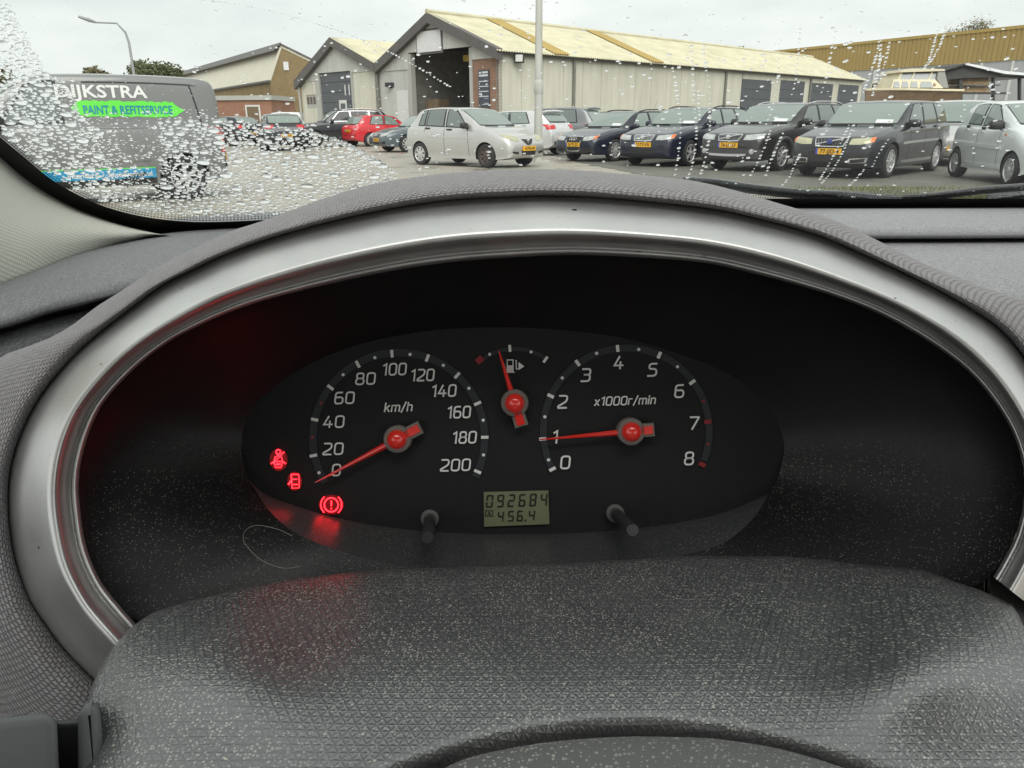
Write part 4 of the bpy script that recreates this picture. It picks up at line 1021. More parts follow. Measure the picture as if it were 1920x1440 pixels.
quadF('door_window_frame', l1, z0 - .6, l0, z1, -.05, .015, M_WFRAME, rd); quadF('door_pane', l1 + .15, z0 - .5, l0 - .15, z1 - .18, -.044, .01, M_PANE, rd)
pl_, pz = fpt(657.5, 168); V, Fc_ = text_verts('11', Fq(pl_ + .45, pz, -.055), -LF, Z, .55, .55, 0, True); mesh('door_number', V, Fc_, M_WFRAME, rd, smooth=False)
quadF('door_jamb', d0 - .22, 0, d0 - .02, zt, .02, .3, M_JAMB, hall2); quadF('door_jamb', d1 + .02, 0, d1 + .5, zt, .02, .3, M_JAMB, hall2)
wf = quadF('window_frame', w0_ - .05, wz0, w1_ + .05, wz1, -.06, .06, M_JAMB, hall2)
for k in range(4): quadF('window_pane', lerp(w0_, w1_, k / 4) + .06, wz0 + .25, lerp(w0_, w1_, (k + 1) / 4) - .04, wz1 - .12, -.05, .02, plain('brown_curtained_pane', (.10, .075, .06), .3) if k == 0 else bpy.data.materials['brown_curtained_pane'], wf)
barge((RW - .0, EAVE - .02), (lap, zap + .1), hall2, .34); barge((lL + .25, zE2 - .05), (lap, zap + .1), hall2, .34)
rg0 = Fq(lap, zap + .1, .34)
corr_roof('roof_slope', Fq(RW, EAVE, .34), rg0, SD, 30, M_ROOF, hall2); corr_roof('roof_slope', Fq(lL + .3, zE2 - .05, .34), rg0, SD, 30, M_ROOF, hall2)
for l in (RW + .12, lL + .05): mb = MB(); mb.tube([Fq(l, 0, .12), Fq(l, EAVE - .3, .12)], .11 if l < lL else .07, 10); mb.build('downpipe', M_JAMB if l > lL else M_PIPE, hall2, smooth=True)

# ------------------------------------------------------------------ brown brick workshop on the left
A_ = hit_z(524, 85, 8.6); B_ = hit_z(338, 138, 8.6)
RD = (B_ - A_); RD.z = 0; RLEN = RD.length; RD.normalize(); GD = Vector((RD.y, -RD.x, 0))      # along ridge (away), along gable
if GD.x < 0: GD = -GD
A0 = Vector((A_.x, A_.y, 0))
bh = thing('brick_workshop', 'ochre brown brick workshop with cream sheet roof slope', 'building', tuple(A0))
def Gp(gx, z, o=0, r=0): return A0 + GD * gx + Z * z - RD * o + RD * r
gl_ = (hit_plane(503, 150, A0, RD) - A0).dot(GD); gr_ = (hit_plane(590, 117, A0, RD) - A0); zr_ = gr_.z; gr_ = gr_.dot(GD)
zl_ = hit_plane(503, 150, A0, RD).z
e1 = Gp(gl_, 0); 
flat('gable_wall', [Gp(gl_ * .92, 0), Gp(gr_ * 1.6, 0), Gp(gr_ * 1.6, zr_ - (8.6 - zr_) * .6), Gp(0, 8.5), Gp(gl_ * .92, zl_)], RD * .25, M_BRICKY, bh, True)
def sheet(name, P, th, m): 
    n_ = (Vector(P[1]) - Vector(P[0])).cross(Vector(P[3]) - Vector(P[0])).normalized(); 
    if n_.z < 0: n_ = -n_
    return flat(name, P, n_ * th, m, bh)
sheet('roof_slope', [Gp(gl_, zl_, .3), Gp(gl_, zl_, 0, RLEN), Gp(0, 8.6, 0, RLEN), Gp(0, 8.6, .3)], .2, M_CREAM)
sheet('roof_slope', [Gp(gr_ * 1.65, zr_ - (8.6 - zr_) * .65, .3), Gp(gr_ * 1.65, zr_ - (8.6 - zr_) * .65, 0, RLEN), Gp(0, 8.6, 0, RLEN), Gp(0, 8.6, .3)], .2, M_CREAM)
sheet('ridge_flashing', [Gp(-.9, 8.05, .45), Gp(-.9, 8.05, 0, RLEN), Gp(0, 8.85, 0, RLEN), Gp(0, 8.85, .45)], .1, M_BARGE)
flat('verge_board', [Gp(0, 8.5, .3), Gp(gr_ * 1.65, zr_ - (8.6 - zr_) * .65 - .1, .3), Gp(gr_ * 1.65, zr_ - (8.6 - zr_) * .65 + .2, .3), Gp(0, 8.8, .3)], -RD * .3, M_BARGE, bh)
flat('side_wall', [Gp(gl_ * .93, 0, 0, RLEN), Gp(gl_ * .93, 0), Gp(gl_ * .93, zl_), Gp(gl_ * .93, zl_, 0, RLEN)], -GD * .2, M_BRICKY, bh, True)
mb = MB(); mb.tube([Gp(gl_, zl_ - .15, .3), Gp(gl_, zl_ - .15, 0, RLEN)], .16, 8); mb.build('gutter', M_GUT, bh, smooth=True)
p0 = hit_plane(537, 179, A0, RD); p1 = hit_plane(568, 209, A0, RD)
ga, gb_ = (p0 - A0).dot(GD), (p1 - A0).dot(GD)
flat('window', [Gp(ga, p1.z, .05), Gp(gb_, p1.z, .05), Gp(gb_, p0.z, .05), Gp(ga, p0.z, .05)], -RD * .1, plain('grey_green_shutter', (.13, .14, .13), .5), bh)
for k in range(3): flat('pane', [Gp(lerp(ga, gb_, .15), lerp(p1.z, p0.z, .08 + .17 * k), .09), Gp(lerp(ga, gb_, .98), lerp(p1.z, p0.z, .08 + .17 * k), .09), Gp(lerp(ga, gb_, .98), lerp(p1.z, p0.z, .21 + .17 * k), .09), Gp(lerp(ga, gb_, .15), lerp(p1.z, p0.z, .21 + .17 * k), .09)], -RD * .03, M_PANE, bh)
p0 = hit_plane(529, 116, A0, RD); p1 = hit_plane(540, 132, A0, RD); ga, gb_ = (p0 - A0).dot(GD), (p1 - A0).dot(GD)
flat('white_box', [Gp(ga, p1.z, .35), Gp(gb_, p1.z, .35), Gp(gb_, p0.z, .35), Gp(ga, p0.z, .35)], -RD * .35, M_BOARD, bh)
# flat roofed red brick annex in front of its long side
an = thing('brick_annex', 'low red brick annex with flat roof and brown door', 'building', tuple(hit_z(450, 250, 0)))
q0 = hit_z(398, 184, 3.3); q1 = hit_z(507, 183, 3.3); ad = (q1 - q0); ad.z = 0; alen = ad.length; ad.normalize(); an_n = Vector((ad.y, -ad.x, 0)); q0.z = 0
def Aq(s, z, o=0): return q0 + ad * s + Z * z + an_n * o
flat('wall', [Aq(-6, 0), Aq(alen, 0), Aq(alen, 3.1), Aq(-6, 3.1)], an_n * .3, M_BRICKR, an, True)
flat('end_wall', [Aq(alen, 0, -.31), Aq(alen, 0, -6), Aq(alen, 3.1, -6), Aq(alen, 3.1, -.31)], ad * .3, M_BRICKR, an, True)
flat('roof_fascia', [Aq(-6, 3.1, .15), Aq(alen + .15, 3.1, .15), Aq(alen + .15, 3.5, .15), Aq(-6, 3.5, .15)], an_n * 6, M_JAMB, an)
ps = [(hit_plane(x, 205, q0, an_n) - q0).dot(ad) for x in (463, 485)]; zt = hit_plane(470, 200, q0, an_n).z
dr = flat('door', [Aq(ps[0], 0, .03), Aq(ps[1], 0, .03), Aq(ps[1], zt, .03), Aq(ps[0], zt, .03)], an_n * .06, M_WOOD, an)
flat('door_frame', [Aq(ps[0] - .15, 0, .02), Aq(ps[1] + .15, 0, .02), Aq(ps[1] + .15, zt + .15, .02), Aq(ps[0] - .15, zt + .15, .02)], an_n * .03, M_WFRAME, dr)

# ------------------------------------------------------------------ ochre hall at right
A2 = hit_z(1462, 97, 9.5); B2 = hit_z(1920, 51, 9.5); od = (B2 - A2); od.z = 0; od.normalize(); on = Vector((od.y, -od.x, 0)); A2.z = 0
if on.y > 0: on = -on
oh = thing('ochre_hall', 'large hall with ochre ribbed upper cladding and grey lower wall', 'building', tuple(A2))
M_OCH = m_streak('ochre_ribbed_sheet', (0.36, 0.255, 0.085), (0.27, 0.19, 0.06), .6, .4)
M_GREYW = m_streak('pale_grey_translucent_sheet', (0.42, 0.43, 0.44), (0.30, 0.31, 0.32), .5, .5)
zb_ = hit_plane(1900, 113, A2, on).z
per, n = .5, 0; V = []; Fc = []; s = -8.0; L_ = 70
prof = ((0, 0), (.30, 0), (.36, -.07), (.44, -.07))
while s < L_:
    for ds, o in prof: V += [A2 + od * (s + ds) + on * (.12 + o) + Z * zb_, A2 + od * (s + ds) + on * (.12 + o) + Z * 9.5]
    s += per
Fc = [(2 * i, 2 * i + 2, 2 * i + 3, 2 * i + 1) for i in range(len(V) // 2 - 1)]
mesh('ribbed_cladding', V, Fc, M_OCH, oh, smooth=False)
flat('lower_wall', [A2 + od * -8, A2 + od * L_, A2 + od * L_ + Z * 9.4, A2 + od * -8 + Z * 9.4], on * .3, M_GREYW, oh)
for k in range(24): s = -7 + k * 3.1; mb = MB(); mb.box(A2 + od * s + on * .06 + Z * (zb_ / 2), (.22, .12, zb_ - .1), Matrix.Rotation(math.atan2(od.y, od.x), 3, 'Z')); mb.build('wall_batten', M_WFRAME, oh)
flat('top_trim', [A2 + od * -8 + on * .2 + Z * 9.4, A2 + od * L_ + on * .2 + Z * 9.4, A2 + od * L_ + on * .2 + Z * 9.7, A2 + od * -8 + on * .2 + Z * 9.7], on * .4, M_ROOFL, oh)
flat('roof', [A2 + od * -8 + Z * 9.6, A2 + od * L_ + Z * 9.6, A2 + od * L_ - on * 25 + Z * 9.9, A2 + od * -8 - on * 25 + Z * 9.9], Z * .2, M_OCH, oh)
# little cream building top seen over the ridge


# ------------------------------------------------------------------ lamp posts, sign
M_CONC = m_streak('pale_concrete_post', (0.52, 0.52, 0.49), (0.33, 0.36, 0.24), .8, .6, (6, 6, .6))
def gpt(px, t):      # ground point under picture column px at distance t
    r = ray(px, 226); r.z = 0; return Vector((CAM.x + r.x * t, CAM.y + r.y * t, 0))
pp = hit_z(1009, 304, 0)
post = thing('lamp_post', 'tall pale concrete lamp post beside the silver hatchback', 'lamp post', tuple(pp))
mb = MB(); mb.tube([pp, pp + Z * .5, pp + Z * 4.2, pp + Z * 9], [.125, .12, .095, .075], 16); mb.build('pole', M_CONC, post, smooth=True)
mb = MB(); mb.tube([pp + Z * 1.85, pp + Z * 1.95, pp + Z * 2.2, pp + Z * 2.25], [.11, .135, .13, .105], 16); mb.build('pole_band', M_CONC, post, smooth=True)
mb = MB(); mb.box(pp + Vector((.12, 0, .02)), (.45, .35, .04)); mb.build('footing', M_CONC, post)
mb = MB(); mb.tube([pp + Z * 8.9, pp + Z * 9.2 + Vector((-.3, 0, 0)), pp + Z * 9.35 + Vector((-1.4, 0, 0))], .05, 8); mb.build('arm', M_CONC, post, smooth=True)
mb = MB(); mb.box(pp + Z * 9.36 + Vector((-1.7, 0, 0)), (.7, .25, .12)); mb.build('lantern', M_JAMB, post)
M_GALV = plain('grey_galvanised_steel', (0.33, 0.34, 0.34), .45, metal=.3)
TL = 44.0
def at(px, py, d): return CP(px, py, d)
b0 = at(253, 150, TL); b0 = Vector((b0.x, b0.y, 0)); top_ = at(240, 62, TL); tip = at(180, 42, TL - 1)
sl = thing('street_lamp', 'slim grey street lamp with curved arm above the grey van', 'street lamp', tuple(b0))
hgt = top_.z
mb = MB(); mb.tube([b0, b0 + Z * 3, b0 + Z * (hgt - .6), b0 + Z * (hgt - .1) + (tip - top_) * .06, b0 + Z * (hgt + .25) + (tip - top_) * .3, Vector((tip.x, tip.y, tip.z))], [.11, .09, .07, .06, .05, .05], 10); mb.build('pole', M_GALV, sl, smooth=True)
mb = MB(); mb.tube([tip, tip + (tip - top_).normalized() * .35, tip + (tip - top_).normalized() * .9], [.06, .11, .07], 10); mb.build('lantern', M_GALV, sl, smooth=True)
rs = hit_z(759, 268, 0)
sgn = thing('round_sign', 'small round pale sign on a post behind the red hatchback', 'sign', tuple(rs))
cc = at(759.5, 218, (rs - CAM).dot(FW))
mb = MB(); mb.tube([rs, Vector((rs.x, rs.y, cc.z + .3))], .03, 8); mb.build('post', M_GALV, sgn, smooth=True)
mb = MB(); mb.lathe([(.001, 0), (.27, 0), (.30, .02), (.30, .04), (.001, .04)], Vector((rs.x, rs.y - .05, cc.z)), (0, -1, 0), 24); mb.build('disc', M_GALV, sgn)
mb = MB(); mb.lathe([(.001, .043), (.23, .043), (.23, .047), (.001, .047)], Vector((rs.x, rs.y - .05, cc.z)), (0, -1, 0), 24); mb.build('disc_face', plain('pale_pink_sign_face', (.62, .52, .48), .5), sgn)

# ------------------------------------------------------------------ cars
def paint(name, col, metal=.0, rough=.35, coat=1.0, dirt=.15):
    m, t, b = nmat(name)
    v = coord(t); f = noise(t, v, 3.5, 5, .65); beads = noise(t, v, 55, 2, .5)
    c = mixc(t, vmath(t, 'MULTIPLY', ramp(t, f, [(.45, (0, 0, 0)), (.75, (1, 1, 1))]), dirt), col, tuple(lerp(x, .2, .5) for x in col))
    t.links.new(c, b.inputs['Base Color']); b.inputs['Metallic'].default_value = metal; b.inputs['Roughness'].default_value = rough
    b.inputs['Coat Weight'].default_value = coat
    t.links.new(vmath(t, 'MULTIPLY_ADD', beads, .10, .0), b.inputs['Coat Roughness'])
    return m
M_CGLASS = plain('hazed_car_glass', (0.17, 0.215, 0.19), .05); M_CGLASS.node_tree.nodes['Principled BSDF'].inputs['IOR'].default_value = 2.3  # sky reflection and haze put into the base colour, over a green tint
M_CSIDE = plain('dark_side_glass', (0.12, 0.145, 0.135), .05); M_CSIDE.node_tree.nodes['Principled BSDF'].inputs['IOR'].default_value = 2.0
M_CPALE = plain('pale_light_through_glass', (0.20, 0.25, 0.225), .06); M_CPALE.node_tree.nodes['Principled BSDF'].inputs['IOR'].default_value = 2.0  # solid pane; light from the far side is put into its colour
M_PRIV = plain('dark_privacy_glass', (0.018, 0.022, 0.022), .06)
M_TRIM = plain('black_car_trim', (0.018, 0.018, 0.019), .5)
M_CHROME = plain('chrome_trim', (0.75, 0.75, 0.76), .15, metal=1.0)
M_LAMP = plain('clear_headlamp', (0.48, 0.49, 0.48), .12, metal=.35, spec=1.0, var=.25, vscale=9)
M_LAMPY = plain('yellowed_headlamp', (0.46, 0.45, 0.30), .2, metal=.2, spec=.8, var=.2, vscale=9)
M_ORANGE = plain('orange_indicator', (0.75, 0.18, 0.06), .25)
M_REDL = plain('red_tail_lamp', (0.55, 0.025, 0.03), .2)
M_TYRE = plain('tyre_rubber', (0.022, 0.022, 0.022), .75, var=.2, vscale=20)
M_RIM = plain('alloy_rim', (0.56, 0.56, 0.55), .35, metal=.5)
M_RIMD = plain('brown_steel_rim', (0.085, 0.062, 0.055), .6, metal=.2, var=.3, vscale=20)
M_PLATE = plain('yellow_number_plate', (0.80, 0.42, 0.02), .45)
M_PLATEB = plain('blue_plate_band', (0.05, 0.10, 0.45), .45)
M_PTEXT = plain('black_plate_letters', (0.015, 0.012, 0.01), .5)
M_PAPER = plain('white_price_sheet', (0.72, 0.74, 0.74), .6)
M_BADGE = plain('blue_badge', (0.05, 0.07, 0.25), .3)

def pchip(pts):
    X = np.array([p[0] for p in pts], float); Y = np.array([p[1] for p in pts], float)
    h = np.diff(X); dl = np.diff(Y) / h; n = len(X); dv = np.zeros(n)
    for i in range(1, n - 1):
        if dl[i - 1] * dl[i] > 0:
            w1, w2 = 2 * h[i] + h[i - 1], h[i] + 2 * h[i - 1]; dv[i] = (w1 + w2) / (w1 / dl[i - 1] + w2 / dl[i])
    dv[0], dv[-1] = dl[0], dl[-1]
    def f(x):
        x = min(max(x, X[0]), X[-1]); i = min(int(np.searchsorted(X, x, side='right')) - 1, n - 2); i = max(i, 0)
        t = (x - X[i]) / h[i]
        return float((1 + 2 * t) * (1 - t) ** 2 * Y[i] + t * (1 - t) ** 2 * h[i] * dv[i] + t * t * (3 - 2 * t) * Y[i + 1] + t * t * (t - 1) * h[i] * dv[i + 1])
    return f

class Car:
    def __init__(s, L, W, H, wb, fo, rw, nz=.66, hf=.76, cs=1.15, cz=.98, rf=1.85, rr=None, tg=None, tz=1.0, bz=.95, tailz=.72, tum=.755, top=None, hw=None, bot=None, belt=None, clear=.20):
        s.L, s.W, s.H, s.wb, s.fo, s.rw, s.cs, s.rf = L, W, H, wb, fo, rw, cs, rf
        rr = rr or L - .5; tg = tg or L - .14; s.rr, s.tg, s.cz, s.tum = rr, tg, cz, tum
        s.top = pchip(top or [(0, nz - .09), (.04, nz - .01), (.14, hf - .02), (.3, hf + .02), (cs * .65, lerp(hf, cz, .72)), (cs, cz), ((cs + rf) / 2, lerp(cz, H - .06, .54)), (rf, H - .06), (rf + .35, H - .012), ((rf + rr) / 2, H), (rr - .3, H - .02), (rr, H - .07), ((rr + tg) / 2, lerp(H - .07, tz, .45)), (tg, tz), (L - .03, tailz + .10), (L, tailz)])
        s.belt = pchip(belt or [(0, nz - .15), (.04, nz - .07), (.14, hf - .07), (.3, hf - .03), (cs, cz - .06), (cs + .6, bz - .01), ((cs + rr) / 2 + .3, bz + .015), (rr, bz + .04), (tg, tz - .03), (L - .03, tailz + .03), (L, tailz - .06)])
        s.hw = pchip(hw or [(0, .70), (.03, .78), (.10, .86), (.28, .94), (.6, .98), (1.3, 1), (L - 1.2, 1), (L - .45, .955), (L - .12, .90), (L - .03, .85), (L, .79)])
        s.bot = pchip(bot or [(0, .34), (.06, .25), (.5, clear), (L - .6, clear + .02), (L - .12, .28), (L, .38)])
    def section(s, q):
        hw = s.W / 2 * s.hw(q); b, B, R = s.bot(q), s.belt(q), s.top(q); R = max(R, B + .012)
        g = min(1, max(0, (R - B) / (s.H - .96)))
        ry = hw * lerp(.80, s.tum, g); P8z = B + (R - B) * lerp(.80, .90, g)
        m = lerp(b, B, .5)
        return [(0, b), (hw * .88, b), (hw * .965, b + .07), (hw, m), (hw * .992, lerp(m, B, .6)), (hw * .965, B - .035), (hw * .93, B),
                (lerp(hw * .93, ry, .52) + .012 * g, lerp(B, P8z, .55)), (ry, P8z), (ry * .80, lerp(P8z, R, .72)), (0, R)]
    def S(s, q, v, side=1):
        P = s.section(q); k = min(int(v), 9); t = v - k
        p0, p1, p2, p3 = P[max(k - 1, 0)], P[k], P[k + 1], P[min(k + 2, 10)] if k < 9 else (-P[9][0], P[9][1])
        if k == 0: p0 = (-P[1][0], P[1][1])
        r = [0.5 * ((2 * b) + (-a + c) * t + (2 * a - 5 * b + 4 * c - d) * t * t + (-a + 3 * b - 3 * c + d) * t ** 3) for a, b, c, d in zip(p0, p1, p2, p3)]
        return Vector((s.L / 2 - q, r[0] * side, r[1]))
    def Nn(s, q, v, side=1):
        e = .02
        a = s.S(min(q + e, s.L), v, side) - s.S(max(q - e, 0), v, side); b = s.S(q, min(v + .05, 10), side) - s.S(q, max(v - .05, 0), side)
        n = a.cross(b); n = n.normalized() if n.length > 1e-9 else Vector((0, side, 0))
        c = s.S(q, v, side) - Vector((s.L / 2 - q, 0, s.H * .45))
        return n if n.dot(c) > 0 else -n
    def body(s, name, m, parent):
        qs = sorted(set([0, .015, .04, .07, .10, .14, .2, .3] + [s.L - x for x in (0, .015, .03, .06, .1, .14, .2, .3)] + [s.cs, s.rf] + list(np.linspace(.4, s.L - .4, 44))))
        vs = [k / 3 for k in range(31)]; rows = []
        for q in qs:
            Lh = [s.S(q, v, 1) for v in vs]; Rh = [Vector((p.x, -p.y, p.z)) for p in Lh[1:-1]][::-1]
            rows.append(Lh + Rh)
        nc = len(rows[0]); V = [p for r in rows for p in r]; Fc = []
        for i in range(len(rows) - 1):
            for j in range(nc): Fc.append((i * nc + j, (i + 1) * nc + j, (i + 1) * nc + (j + 1) % nc, i * nc + (j + 1) % nc))
        for base, fl in ((0, 1), ((len(rows) - 1) * nc, -1)):
            for j in range(len(vs) - 1):
                a, b = base + j, base + j + 1; c = base + (nc - j - 1) % nc if j + 1 < len(vs) - 1 else base + len(vs) - 1; d = base + (nc - j) % nc
                f = [a, b, c, d]; f = list(dict.fromkeys(f))
                if len(f) >= 3: Fc.append(tuple(f if fl > 0 else f[::-1]))
        s.bvh = BVHTree.FromPolygons(V, Fc)
        me = bpy.data.meshes.new(name); me.from_pydata([tuple(p) for p in V], [], Fc); me.materials.append(m); me.materials.append(M_TRIM); me.validate()
        bm = bmesh.new(); bm.from_mesh(me); bmesh.ops.recalc_face_normals(bm, faces=bm.faces); bm.to_mesh(me); bm.free()
        me.polygons.foreach_set('use_smooth', [True] * len(me.polygons))
        o = link_mesh(name, me, None)
        cut = MB()
        for fx in (s.L / 2 - s.fo, s.L / 2 - s.fo - s.wb):
            for sd_ in (1, -1):
                c = Vector((fx, sd_ * (s.W / 2 + .12), s.rw)); R_ = s.rw + .045
                cut.lathe([(.0005, 0), (R_, 0), (R_, .42), (.0005, .42)], c, (0, -sd_, 0), 28)
        cm = bpy.data.meshes.new('cut'); cm.from_pydata([tuple(p) for p in cut.v], [], cut.f); cm.materials.append(m); cm.materials.append(M_TRIM)
        bm = bmesh.new(); bm.from_mesh(cm); bmesh.ops.remove_doubles(bm, verts=bm.verts, dist=.002); bmesh.ops.recalc_face_normals(bm, faces=bm.faces)
        for f in bm.faces: f.material_index = 1
        bm.to_mesh(cm); bm.free()
        co = bpy.data.objects.new('cut', cm); COL.objects.link(co)
        md = o.modifiers.new('arches', 'BOOLEAN'); md.operation = 'DIFFERENCE'; md.object = co; md.solver = 'MANIFOLD'
        dg = bpy.context.evaluated_depsgraph_get(); nm = bpy.data.meshes.new_from_object(o.evaluated_get(dg))
        o.modifiers.clear(); o.data = nm; nm.name = name; bpy.data.objects.remove(co)
        nm.set_sharp_from_angle(angle=math.radians(38))
        o.parent = parent; return o
    # ---- pieces that follow the body
    def grid(s, name, P, m, parent, skirt=.02):
        nr, nc = len(P), len(P[0]); V = [p for r in P for p, _ in r]; Fc = [(i * nc + j, i * nc + j + 1, (i + 1) * nc + j + 1, (i + 1) * nc + j) for i in range(nr - 1) for j in range(nc - 1)]
        loop = [(0, j) for j in range(nc)] + [(i, nc - 1) for i in range(1, nr)] + [(nr - 1, j) for j in range(nc - 2, -1, -1)] + [(i, 0) for i in range(nr - 2, 0, -1)]
        k0 = len(V); V += [P[i][j][0] - P[i][j][1] * skirt for i, j in loop]; n = len(loop)
        for a in range(n):
            i, j = loop[a]; i2, j2 = loop[(a + 1) % n]; Fc.append((i2 * nc + j2, i * nc + j, k0 + a, k0 + (a + 1) % n))
        return mesh(name, V, Fc, m, parent, True, True, sharp=50)
    def side(s, name, sb0, sb1, st0, st1, v0, v1, sd_, off, m, parent, n=8, mm=5):
        P = []
        for i in range(mm):
            f = i / (mm - 1); v = lerp(v0, v1, f); r = []
            for j in range(n):
                q = lerp(lerp(sb0, st0, f), lerp(sb1, st1, f), j / (n - 1)); nn = s.Nn(q, v, sd_); r.append((s.S(q, v, sd_) + nn * off, nn))
            P.append(r)
        return s.grid(name, P, m, parent)
    def across(s, name, q0, q1, v0, off, m, parent, n=13, mm=6, curve=.06, w0=-1, w1=1, v1=None):
        P = []
        for i in range(mm):
            f = i / (mm - 1); r = []
            for j in range(n):
                w_ = lerp(w0, w1, j / (n - 1)); v = 10 - abs(w_) * (10 - lerp(v0, v1 or v0, f)); sd_ = 1 if w_ >= 0 else -1
                q = lerp(q0, q1, f) + curve * w_ * w_ * (1 if q1 > q0 else -1); nn = s.Nn(q, min(v, 9.97), sd_); r.append((s.S(q, v, sd_) + nn * off, nn))
            P.append(r)
        return s.grid(name, P, m, parent)
    def hit(s, y, z, front=True, off=.006):
        d = Vector((-1, 0, 0)) if front else Vector((1, 0, 0))
        r = s.bvh.ray_cast(Vector((5 if front else -5, y, z)), d)
        if r[0] is None: return Vector(((s.L / 2) * (1 if front else -1), y, z)), -d
        n = r[1] if r[1].dot(d) < 0 else -r[1]
        n = (n - d * .35).normalized()
        return r[0] + n * off, n
    def face(s, name, top, bot, off, m, parent, front=True, n=9, mm=4):
        T, B = crom(top, n) if len(top) > 2 else [np.array(top[0]) * (1 - k / (n - 1)) + np.array(top[1]) * (k / (n - 1)) for k in range(n)], None
        B = crom(bot, n) if len(bot) > 2 else [np.array(bot[0]) * (1 - k / (n - 1)) + np.array(bot[1]) * (k / (n - 1)) for k in range(n)]
        P = [[s.hit(lerp(T[j][0], B[j][0], i / (mm - 1)), lerp(T[j][1], B[j][1], i / (mm - 1)), front, off) for j in range(n)] for i in range(mm)]
        return s.grid(name, P, m, parent)
    def wheels(s, parent, spokes=7, m=M_RIM, mfront=None, cover=False):
        for fx, fr in ((s.L / 2 - s.fo, 1), (s.L / 2 - s.fo - s.wb, 0)):
            for sd_ in (1, -1):
                c = Vector((fx, sd_ * (s.W / 2 - .02), s.rw)); ax = Vector((0, sd_, 0)); R_ = s.rw; mb = MB()
                mb.lathe([(R_ * .66, -.19), (R_ * .9, -.195), (R_ * .985, -.17), (R_, -.13), (R_, -.06), (R_ * .985, -.02), (R_ * .9, .004), (R_ * .70, -.004), (R_ * .66, -.02), (R_ * .64, -.09), (.001, -.09)], c, ax, 36)
                wh = mb.build('wheel', M_TYRE, parent, True, True, sharp=60)
                rm = (mfront if (fr and sd_ == -1 and mfront) else m); mb = MB(); r1 = R_ * .675
                mb.lathe([(r1 * .90, -.06), (r1 * .90, -.012), (r1 * .95, .0), (r1, -.004), (r1, -.03)], c, ax, 36)
                mb.lathe([(.05, -.06), (.05, -.004), (.035, .004), (.001, .005)], c, ax, 20)
                a1 = ax.orthogonal().normalized(); b1 = ax.cross(a1)
                for k in range(spokes):
                    t = 2 * math.pi * (k + .3) / spokes; d = a1 * math.cos(t) + b1 * math.sin(t); e = ax.cross(d)
                    w0, w1 = (.030, .020) if not cover else (.022, r1 * math.pi / spokes * .62)
                    p = [c + d * .03 - e * w0, c + d * r1 * .93 - e * w1, c + d * r1 * .93 + e * w1, c + d * .03 + e * w0]
                    mb.hexa([x - ax * .05 for x in p] + [p[0] - ax * .006, p[1] - ax * .016, p[2] - ax * .016, p[3] - ax * .006])
                mb.build('rim', rm, wh, True, True, sharp=40)
    def mirror(s, q, v, parent, m, big=1.0):
        for sd_ in (1, -1):
            p = s.S(q, v, sd_) + Vector((0, sd_ * .11, .055)); bm = bmesh.new(); bmesh.ops.create_icosphere(bm, subdivisions=2, radius=1)
            for vtx in bm.verts:
                x, y, z = vtx.co; f = lambda a: math.copysign(abs(a) ** .6, a)
                vtx.co = Vector((f(x) * .075 * big, f(y) * .115 * big, f(z) * .075 * big)) + p
            me = bpy.data.meshes.new('door_mirror'); bm.to_mesh(me); bm.free(); me.materials.append(m); me.polygons.foreach_set('use_smooth', [True] * len(me.polygons)); link_mesh('door_mirror', me, parent)
            o2 = MB(); o2.tube([s.S(q, v - .1, sd_), p], .03, 6)
            o2.build('mirror_arm', M_TRIM, parent, True, True)
    def plate(s, y, z, txt, parent, front=True, band=True, w_=.52):
        p, n = s.hit(y, z, front, 0); sg = 1 if front else -1
        X = Vector((p.x + sg * .02, y, z)); ey = Vector((0, -sg, 0)) * -1
        ey = Vector((0, 1, 0)) if front else Vector((0, -1, 0))          # picture right for someone looking at the car
        o = MB().box(X, (.012, w_, .115)).build('number_plate', M_PLATE, parent, False, True)
        fx_ = Vector((sg * .0075, 0, 0))
        if band: MB().box(X + fx_ * .6 - ey * (w_ / 2 - .022), (.008, .042, .113)).build('plate_band', M_PLATEB, o, False, True)
        V, Fc = text_verts(txt, X + fx_ * 1.1 + ey * .02, ey, Vector((0, 0, 1)), .075, w_ * .74, 0, True)
        mesh('plate_lettering', V, Fc, M_PTEXT, o, False, True); return o
    def handles(s, qs, v, parent, m):
        for q in qs:
            for sd_ in (1, -1):
                p = s.S(q, v, sd_) + Vector((0, sd_ * .012, 0)); MB().box(p, (.17, .035, .035)).build('door_handle', m, parent, False, True)
    def seam(s, q0, q1, v0, v1, parent, m=M_TRIM):
        for sd_ in (1, -1): s.side('door_gap', q0 - .006, q0 + .006, q1 - .006, q1 + .006, v0, v1, sd_, .0015, m, parent, 2, 12)
    def rails(s, parent, q0, q1, m):
        for sd_ in (1, -1):
            P = [s.S(lerp(q0, q1, k / 14), 8.35, sd_) + Vector((0, 0, .045 * min(1, 6 * min(k / 14, 1 - k / 14)))) for k in range(15)]
            MB().tube(P, .017, 8).build('roof_rail', m, parent, True, True)
    def aerial(s, parent, q, y=0):
        p = s.S(q, 10 if y == 0 else 9, 1); MB().tube([p, p + Vector((-.18, 0, .30))], [.006, .003], 5).build('aerial', M_TRIM, parent, True, True)

def place(root, car, wheel, px, py, psi, t=None):
    """stand a car so that one wheel touches the ground under a picture point; psi = heading in degrees"""
    P = hit_z(px, py, 0) if t is None else gpt(px, t)
    x = car.L / 2 - car.fo - (car.wb if wheel[0] == 'R' else 0); y = (car.W / 2 - .06) * (1 if wheel[1] == 'L' else -1)
    a = math.radians(psi); off = Vector((x * math.cos(a) - y * math.sin(a), x * math.sin(a) + y * math.cos(a), 0))
    root.location = P - off; root.rotation_euler = (0, 0, a)

